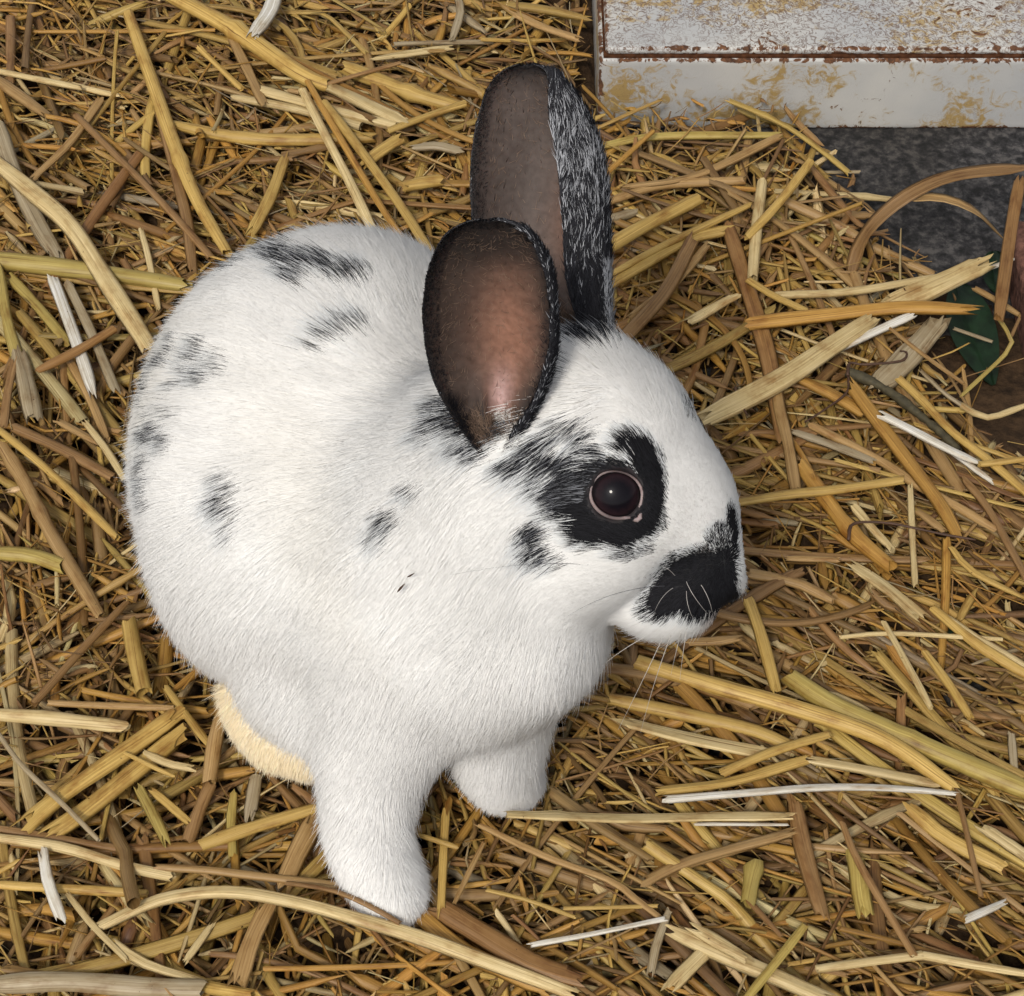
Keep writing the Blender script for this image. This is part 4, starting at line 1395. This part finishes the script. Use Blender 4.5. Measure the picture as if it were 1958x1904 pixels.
    ('4', [(1180, 1190), (1215, 1040), (1285, 920), (1430, 800), (1620, 720), (1930, 685)], 66, 'B', 'b', [-8, 4, 18, 30, 32, 26], 'long dried blade arching over the bare concrete to the right edge'),
    ('4', [(1400, 815), (1560, 812), (1700, 865), (1815, 975)], 62, 'B', 'k', [27, 30, 26, 10], 'shorter dried blade curving down under the long arch'),
    ('4', [(1885, 745), (1845, 980), (1800, 1310)], 54, 'R', 'o', 22, 'upright brown blade beside the right edge above the green leaf'),
    ('4', [(900, 815), (1150, 930), (1300, 1020), (1540, 1130)], 44, 'T', 'k', [2, -3, -8, -10], 'tan stalk sloping down right over the concrete under the arch'),
    ('4', [(880, 785), (1200, 802), (1395, 822)], 28, 'T', 'c', [0, -6, -12], 'pale stem lying level on the concrete left of the arch', (.72,)),
    ('4', [(900, 710), (1230, 705)], 16, 'T', 'd', -14, 'very thin grey stem on the concrete below the metal box'),
    ('4', [(880, 880), (1100, 1000), (1400, 1140)], 36, 'S', 'v', [0, -6, -12], 'olive stem under the tan stalk beside the concrete'),
    ('4', [(1110, 965), (1240, 840)], 18, 'T', 'b', -10, 'short thin brown stem leaning right beside the concrete'),
    ('d', [(705, 1175), (785, 1320), (740, 1400), (480, 1645)], 32, 'S', 'v', [16, 8, 4, 2], 'thin bent olive stem in front of the green leaf'),
    ('d', [(630, 890), (800, 825)], 32, 'T', 'w', 0, 'small pale stub behind the upright brown blade'),
    ('d', [(60, 1240), (250, 1390), (500, 1570)], 26, 'T', 'k', 8, 'thin tan stem over the thick dull stub'),
    ('d', [(440, 1240), (670, 1320)], 24, 'T', 'd', -9, 'grey thin stem lying on the green leaf'),
    ('d', [(490, 1700), (640, 1770), (860, 1700)], 44, 'T', 'c', 6, 'pale stub with a cut right end near the right edge'),
    ('d', [(240, 1490), (400, 1640), (560, 1740)], 36, 'S', 'd', 1, 'grey straw right of the olive twig in the dark gap'),
    ('d', [(560, 1000), (670, 1060), (830, 1160)], 40, 'T', 'k', -6, 'tan stem behind the upright brown blade'),
    ('d', [(830, 1180), (780, 1290)], 22, 'T', 'b', 4, 'short brown stem beside the brick'),
    ('a', [(1070, 335), (1250, 425), (1450, 530), (1630, 615)], 66, 'S', 'w', 9, 'white split straw with a rounded upper end right of the head'),
    ('a', [(1480, 550), (1600, 640), (1710, 720)], 38, 'S', 'w', 6, 'grey white straw beyond the white split one'),
    ('a', [(890, 170), (1060, 400), (1250, 650), (1400, 850), (1510, 1040)], 96, 'S', 'g', 7, 'broad golden straw sloping down right of the head'),
    ('a', [(190, 850), (500, 800), (800, 770), (1190, 712)], 62, 'T', 'y', 9, 'yellow stalk pointing at the bridge of the nose'),
    ('a', [(580, 630), (750, 860), (900, 1050), (1115, 1235)], 96, 'T', 'g', 6, 'thick golden stalk under the stalk that points at the nose', (.62,)),
    ('a', [(1228, 760), (1240, 1050), (1258, 1340)], 42, 'S', 'c', 8, 'upright pale straw right of the thick golden stalk'),
    ('a', [(1160, 110), (1300, 240), (1470, 420), (1700, 600), (1930, 800)], 52, 'T', 'y', 9, 'long yellow stalk right of the white split straw'),
    ('a', [(550, 110), (750, 200), (960, 320)], 96, 'S', 'g', 5, 'broad golden straw behind the ribbed cream stalk'),
    ('a', [(430, 160), (450, 300), (500, 500), (545, 770)], 74, 'S', 'k', 7, 'flat tan straw standing right of the brow'),
    ('a', [(1640, 620), (1930, 588)], 42, 'T', 'y', 11, 'yellow stem reaching the right edge over the long yellow stalk'),
    ('a', [(640, 390), (900, 520), (1100, 630), (1250, 730), (1500, 870), (1740, 1010)], 60, 'T', 'k', 5, 'long tan stalk crossing behind the broad golden straw'),
    ('a', [(540, 430), (800, 520), (1010, 605)], 56, 'S', 'd', 6, 'grey cream straw beside the long tan stalk'),
    ('a', [(270, 1270), (560, 1330), (770, 1435)], 68, 'T', 'k', 6, 'tan stalk starting beside the white tip of the nose'),
    ('a', [(890, 1225), (1100, 1370), (1270, 1510)], 88, 'R', 'c', 6, 'ribbed cream straw right of the muzzle'),
    ('a', [(1390, 1500), (1650, 1670), (1930, 1830)], 50, 'T', 'c', 7, 'cream stalk at the right edge below the middle'),
    ('a', [(1475, 1120), (1600, 1260), (1930, 1430)], 48, 'S', 'y', 6, 'yellow straw at the right edge at mid height'),
    ('a', [(1550, 710), (1700, 900), (1930, 1320)], 56, 'S', 'b', 5, 'brown straw sloping down right by the right edge'),
    ('a', [(1270, 900), (1420, 1010)], 60, 'S', 'k', 5, 'short tan straw under the broad golden one'),
    ('a', [(900, 880), (1000, 1000), (1110, 1120)], 62, 'S', 'c', 5, 'cream straw right of the thick golden stalk'),
    ('a', [(500, 1180), (800, 1190)], 44, 'S', 'k', 7, 'short tan straw lying level right of the nose'),
]



SHARED_GROUP = 'loose straw stalks'
for row in TR:
    R_, pts_, wpx, kd, ck, z_, lab = row[:7]
    nodes = row[7] if len(row) > 7 else ()
    ox, oy, k_ = REG[R_]
    zz = [z_] * len(pts_) if not isinstance(z_, (list, tuple)) else z_
    if len(zz) != len(pts_):
        zz = list(np.interp(np.linspace(0, 1, len(pts_)), np.linspace(0, 1, len(zz)), zz))
    p3 = [P(ox + k_ * x, oy + k_ * y, z) for (x, y), z in zip(pts_, zz)]
    sc_ = scale_at(p3[0])
    ln = sum(np.linalg.norm(p3[i + 1] - p3[i]) for i in range(len(p3) - 1))
    pa, _ = catmull(p3, max(6, int(ln / 0.005)))
    wd = wpx * k_ / sc_ * 1.0
    nm = {'B': 'dried_blade'}.get(kd, 'straw_stalk')
    o = straw_obj(nm, pa, wd, kd, PAL[ck], rng.uniform(-.15, .15), nodes, taper=(.15, .3) if kd == 'B' else (rng.uniform(.75, 1), rng.uniform(.7, 1)), rag=.5 if kd == 'B' else 1)
    tag(o, lab, 'dried leaf' if kd == 'B' else 'straw', 'straw stalks lying on top of the bedding' if kd != 'B' else 'dried leaf blades')


# random bedding
def in_poly(x, y, poly):
    ins = np.zeros(len(x), bool)
    n = len(poly)
    j = n - 1
    for i in range(n):
        xi, yi = poly[i]
        xj, yj = poly[j]
        c = ((yi > y) != (yj > y)) & (x < (xj - xi) * (y - yi) / (yj - yi + 1e-12) + xi)
        ins ^= c
        j = i
    return ins


BARE = [P(u, v, FLOOR)[:2] for u, v in [(1560, 200), (2300, 200), (2300, 640), (1958, 600), (1900, 590), (1800, 560), (1740, 520), (1670, 450), (1590, 350), (1540, 260)]]
THIN = [P(u, v, FLOOR)[:2] for u, v in [(1740, 560), (2300, 560), (2300, 960), (1958, 940), (1850, 850), (1790, 760)]]
BOXP = [(BX0 - 0.002, by - 0.003), (BX1, by - 0.003), (BX1, BY1), (BX0 - 0.002, BY1)]
PALK = np.array([PAL[c] for c in 'gybckod'])
PALW = np.array([.25, .26, .18, .09, .16, .05, .01])
X0, X1, Y0, Y1 = -0.27, 0.27, -0.26, 0.36


def angle_field(x, y, n):
    """preferred lie of the straw: down-right in the lower right, steep at the left, loose elsewhere"""
    a = rng.uniform(-np.pi / 2, np.pi / 2, n)
    lr = (x > 0.02) & (y < 0.02)
    a = np.where(lr & (rng.random(n) < .6), rng.normal(-.45, .35, n), a)
    le = (x < -0.10) & (y > -0.05)
    a = np.where(le & (rng.random(n) < .45), rng.normal(-1.0, .35, n), a)
    to = (x < 0.02) & (y > .1)
    a = np.where(to & (rng.random(n) < .3), rng.normal(-.5, .3, n), a)
    return a


def gen_paths(n, zlo, zhi, lmin, lmax, wmin, wmax, npt, lpow=2.0, wpow=2.0):
    x = rng.uniform(X0, X1, n)
    y = rng.uniform(Y0, Y1, n)
    a = angle_field(x, y, n)
    L = lmin + (lmax - lmin) * rng.random(n) ** lpow
    W = wmin + (wmax - wmin) * rng.random(n) ** wpow
    z = rng.uniform(zlo, zhi, n)
    tilt = rng.normal(0, 1, n) * np.minimum(0.0035, L * .12)
    t = np.linspace(-.5, .5, npt)
    dx, dy = np.cos(a), np.sin(a)
    bend = rng.normal(0, .022, n) * L + (rng.random(n) < .09) * rng.normal(0, .16, n) * L
    off = bend[:, None] * (0.25 - t[None] ** 2) * 4
    zz = z[:, None] + tilt[:, None] * t[None] * 2 + (rng.normal(0, .03, n) * L)[:, None] * (0.25 - t[None] ** 2)
    X = x[:, None] + dx[:, None] * t * L[:, None] - dy[:, None] * off
    Y = y[:, None] + dy[:, None] * t * L[:, None] + dx[:, None] * off
    # kinked stalks
    kk = rng.random(n) < .18
    kd = rng.normal(0, .18, n) * L
    kt = np.clip(t[None] - rng.uniform(-.2, .3, n)[:, None], 0, None)
    X = X - np.where(kk[:, None], dy[:, None] * kd[:, None] * kt * 2, 0)
    Y = Y + np.where(kk[:, None], dx[:, None] * kd[:, None] * kt * 2, 0)
    Pt = np.stack([X, Y, zz], -1)
    mid = Pt[:, npt // 2]
    bad = np.zeros(n, bool)
    for e in (Pt[:, 0], mid, Pt[:, -1]):
        b1 = in_poly(e[:, 0], e[:, 1], BARE)
        b2 = in_poly(e[:, 0], e[:, 1], THIN) & (rng.random(n) < .8)
        bad |= b1 | b2 | in_poly(e[:, 0], e[:, 1], BOXP)
    keep = ~bad
    ci = rng.choice(len(PALK), n, p=PALW / PALW.sum())
    C = PALK[ci] * rng.uniform(.56, 1.10, (n, 1)) * (1 + .025 * rng.normal(size=(n, 3)))
    # dustier and browner deeper down in the bed
    return Pt[keep], W[keep], C[keep], L[keep]


def sweep_many(Pt, W, C, L, sec, hs=1.0):
    n, npt = Pt.shape[:2]
    T = unit(np.gradient(Pt, axis=1))
    side = unit(np.cross(T, np.array([0, 0, 1.0])))
    nor = np.cross(side, T)
    roll = rng.normal(0, .45, n)[:, None] + rng.normal(0, .5, n)[:, None] * np.linspace(-1, 1, npt)
    s2 = side * np.cos(roll)[..., None] + nor * np.sin(roll)[..., None]
    n2 = -side * np.sin(roll)[..., None] + nor * np.cos(roll)[..., None]
    tp = np.ones((n, npt))
    tp[:, 0] = rng.uniform(.35, 1.05, n)
    tp[:, -1] = rng.uniform(.25, 1.05, n)
    m = len(sec)
    Wp = W[:, None] * tp
    V = Pt[:, :, None] + s2[:, :, None] * (sec[:, 0][None, None, :, None] * Wp[:, :, None, None]) + n2[:, :, None] * (sec[:, 1][None, None, :, None] * Wp[:, :, None, None] * hs)
    V[:, 0] += T[:, 0][:, None] * (rng.normal(size=(n, m, 1)) * W[:, None, None] * .45)
    V[:, -1] += T[:, -1][:, None] * (rng.normal(size=(n, m, 1)) * W[:, None, None] * .45)
    I = np.arange(n * npt * m).reshape(n, npt, m)
    J = np.roll(I, -1, 2)
    Q = np.stack([I[:, :-1], J[:, :-1], J[:, 1:], I[:, 1:]], -1).reshape(-1, 4)
    t = np.linspace(0, 1, npt)
    U = L[:, None, None] * 1000 * t[None, :, None] + rng.uniform(0, 9000, (n, 1, 1))
    Vv = (sec[:, 0] + .5 + (sec[:, 1] < 0) * 2)[None, None] + rng.uniform(0, 90, (n, 1, 1))
    uv = np.stack(np.broadcast_arrays(U + 0 * Vv, Vv + 0 * U), -1).reshape(-1, 2)
    cc = np.broadcast_to(C[:, None, None], (n, npt, m, 3)).reshape(-1, 3)
    return V.reshape(-1, 3), Q, uv, cc


S6 = np.array([(-.5, 0), (-.30, .24), (.05, .30), (.32, .24), (.5, -.04), (0, .10)])
A6 = np.linspace(0, 2 * np.pi, 7, endpoint=False)
T7 = np.stack([.5 * np.cos(A6), .42 * np.sin(A6)], 1)
parts = []
for (n, zl, zh, l0, l1, w0, w1, sec, npt) in [
    (3000, -.0190, -.010, .015, .08, .0014, .0056, S6, 5),
    (2300, -.012, -.004, .015, .09, .0013, .0056, S6, 6),
    (1300, -.010, -.002, .015, .09, .0018, .0052, T7, 6),
    (1900, -.007, -.0006, .012, .08, .0014, .0058, S6, 6),
    (500, -.006, .0004, .012, .07, .0020, .0050, T7, 6),
    (5600, -.007, .0012, .006, .070, .0004, .0019, S6, 5),
    (2000, -.006, .0008, .003, .012, .0007, .0030, S6, 4),
]:
    parts.append(sweep_many(*gen_paths(n, zl, zh, l0, l1, w0, w1, npt), sec))
Vs, Qs, us, cs = [], [], [], []
off = 0
for V, Q, u, c in parts:
    Vs.append(V)
    Qs.append(Q + off)
    us.append(u)
    cs.append(c)
    off += len(V)
bed = mesh_np('straw_bedding', np.concatenate(Vs), np.concatenate(Qs), M_STRAW, uv=np.concatenate(us), col=np.concatenate(cs))
tag(bed, 'deep tangled bed of chopped golden straw covering the floor', 'straw', kind='stuff')

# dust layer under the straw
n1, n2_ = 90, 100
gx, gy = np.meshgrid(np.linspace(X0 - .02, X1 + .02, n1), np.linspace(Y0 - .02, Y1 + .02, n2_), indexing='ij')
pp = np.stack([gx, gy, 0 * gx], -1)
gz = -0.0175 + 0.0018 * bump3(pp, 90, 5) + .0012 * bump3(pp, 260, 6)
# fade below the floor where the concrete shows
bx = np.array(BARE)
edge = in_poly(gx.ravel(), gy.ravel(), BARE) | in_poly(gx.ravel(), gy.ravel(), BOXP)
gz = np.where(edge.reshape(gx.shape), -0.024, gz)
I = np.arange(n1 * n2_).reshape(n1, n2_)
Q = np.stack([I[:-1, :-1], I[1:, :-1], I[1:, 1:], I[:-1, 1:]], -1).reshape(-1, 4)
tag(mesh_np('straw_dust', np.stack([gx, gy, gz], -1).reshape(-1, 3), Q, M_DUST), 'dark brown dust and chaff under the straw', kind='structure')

# individually built loose stalks on top
Pt, W, C, L = gen_paths(330, -.001, .0030, .035, .13, .0018, .0054, 12, lpow=1.5, wpow=1.4)
LIM = 300 - len(TR) - 6
cnt = 0
for i in range(len(Pt)):
    if cnt >= LIM:
        break
    mid = Pt[i, 6]
    # keep only those in the picture
    q = mid - CAMP
    uu = 979 + F * (q @ RIGHT) / (q @ FWD)
    vv_ = 952 - F * (q @ UP) / (q @ FWD)
    if not (20 < uu < 1940 and 10 < vv_ < 1890):
        continue
    if sdf(mid[None] + np.array([0, 0, .02]))[0] < 0.012 or (480 < uu < 1150 and 700 < vv_ < 1330):
        continue
    o = straw_obj('straw_stalk', Pt[i], W[i], 'T' if rng.random() < .45 else 'S', C[i], rng.uniform(-.3, .3), nodes=((rng.uniform(.2, .8),) if rng.random() < .3 else ()))
    lum = C[i].sum()
    cw = 'pale' if lum > 1.15 else 'golden' if lum > .68 else 'brown'
    zn = ('along the top edge left of the metal box' if vv_ < 180 and uu < 1150 else 'above the rabbit back' if vv_ < 480 and uu < 850 else
          'between the far ear and the concrete' if vv_ < 620 else 'at the upper left beside the rump' if vv_ < 900 and uu < 400 else
          'right of the forehead' if vv_ < 900 else 'at the left edge beside the flank' if vv_ < 1250 and uu < 450 else
          'right of the nose' if vv_ < 1250 else 'left of the hind foot' if vv_ < 1560 and uu < 620 else 'right of the breast' if vv_ < 1560 else
          'in the lower left corner area' if uu < 650 else 'below the front paws' if uu < 1250 else 'in the lower right corner area')
    tag(o, cw + ' loose straw stalk ' + zn, 'straw', 'loose straw stalks ' + zn)
    cnt += 1

# two specks of chaff caught in the coat
for (u_, v_), (du, dv), lb in (((785, 1113), (14, -16), 'tiny dark husk caught in the white fur of the shoulder, lower of two'),
                               ((806, 1087), (14, -8), 'tiny dark husk caught in the white fur of the shoulder, upper of two')):
    a0, a1 = surf(u_ - du / 2, v_ - dv / 2), surf(u_ + du / 2, v_ + dv / 2)
    g0 = grad(a0[None])[0]
    pa, _ = catmull([a0 + g0 * .0062, (a0 + a1) / 2 + g0 * .0068, a1 + g0 * .0062], 7)
    V, Q = tube(pa, np.array([.0001, .00025, .00036, .0004, .00035, .00025, .0001]) * (1 if du > 0 and dv < -10 else .7), 6)
    tag(mesh_np('husk', V, Q, M_TENDRIL), lb, 'husk', 'husks in the fur')

# ------------------------------------------------------------------ twigs, leaf
TW = [
    ('a', [(850, 70), (1000, 130), (1150, 220), (1300, 340), (1420, 440), (1520, 540)], 60, M_TWIG, 7, 'thick dark olive twig lying right of the cream ribbed stalk'),
    ('a', [(860, 80), (850, 190), (740, 280), (600, 370)], 15, M_TENDRIL, 8, 'thin dark brown tendril curling down left from the olive twig'),
    ('4', [(1180, 1540), (1190, 1490), (1250, 1495), (1400, 1480), (1422, 1445), (1395, 1440)], 12, M_TENDRIL, 9, 'thin dark tendril with a hooked tip above the olive twig'),
    ('a', [(860, 1070), (890, 975), (1080, 968), (1300, 1010), (1440, 1040), (1620, 1070)], 18, M_TENDRIL, 9, 'thin bent dark stem lying across straw right of the nose'),
    ('a', [(185, 160), (215, 250), (260, 330)], 16, M_TENDRIL, 11, 'short brown fibre crossing the cream ribbed stalk near the brow'),
]
for R_, pts_, wpx, mt, z_, lab in TW:
    ox, oy, k_ = REG[R_]
    p3 = [P(ox + k_ * x, oy + k_ * y, z_) for x, y in pts_]
    pa, _ = catmull(p3, 26)
    rr = wpx * k_ / scale_at(p3[0]) / 2 * (1 + .15 * np.sin(np.linspace(0, 17, 26)) + .1 * rng.normal(size=26)) * np.linspace(1.05, .75, 26)
    V, Q = tube(pa, rr, 8)
    n = len(V)
    caps = [[0, 1, 2, 3], [0, 3, 4, 5], [0, 5, 6, 7], [n - 8, n - 7, n - 6, n - 5], [n - 8, n - 5, n - 4, n - 3], [n - 8, n - 3, n - 2, n - 1]]
    tag(mesh_np('twig', V, np.concatenate([Q, np.array(caps)]), mt), lab, 'twig', 'dark twigs in the straw')


def leaf(uvs, z, name, label, mat):
    """leaf blade: outline fan with a raised midrib and slightly wavy blade"""
    base, tip = np.array(uvs[0], float), np.array(uvs[1], float)
    halfw = uvs[2]
    ax_ = tip - base
    nx = np.array([-ax_[1], ax_[0]]) / np.linalg.norm(ax_)
    nt_, nc = 16, 11
    V = []
    for i in range(nt_):
        t = i / (nt_ - 1)
        wq = halfw * math.sin(math.pi * (0.04 + 0.94 * t) ** 0.8) ** .75
        for j in range(nc):
            s = (j / (nc - 1) - .5) * 2
            p = base + ax_ * t + nx * wq * s
            zz = z + 2.2 * abs(s) ** 1.5 + .6 * math.sin(9 * t + 3 * s) - (0.0 if j != nc // 2 else .5) + 0.35 * math.sin(t * 46 - abs(s) * 14) - (.9 if j == nc // 2 else 0)
            V.append(P(p[0], p[1], zz))
    I = np.arange(nt_ * nc).reshape(nt_, nc)
    Q = np.stack([I[:-1, :-1], I[:-1, 1:], I[1:, 1:], I[1:, :-1]], -1).reshape(-1, 4)
    V = np.array(V)
    nv = len(V)
    V2 = V - np.array([0, 0, .0003])
    Q = np.concatenate([Q, Q[:, ::-1] + nv])
    o = mesh_np(name, np.concatenate([V, V2]), Q, mat)
    return tag(o, label, 'leaf', 'green leaves')


M_LEAF = simple_mat('green_leaf', (0.008, 0.024, 0.009), 0.5, 0.5, 160, 0.4, .4, .001)
leaf(((1830, 545), (1900, 735), 44), -15, 'leaf', 'dark green leaf lying under the straw at the right edge', M_LEAF)
leaf(((1900, 480), (1905, 560), 26), -8, 'leaf', 'small green leaf scrap behind the upright brown blade', M_LEAF)
leaf(((1795, 1198), (1830, 1205), 10), -3, 'leaf', 'tiny green leaf speck among straw at the lower right', M_LEAF)
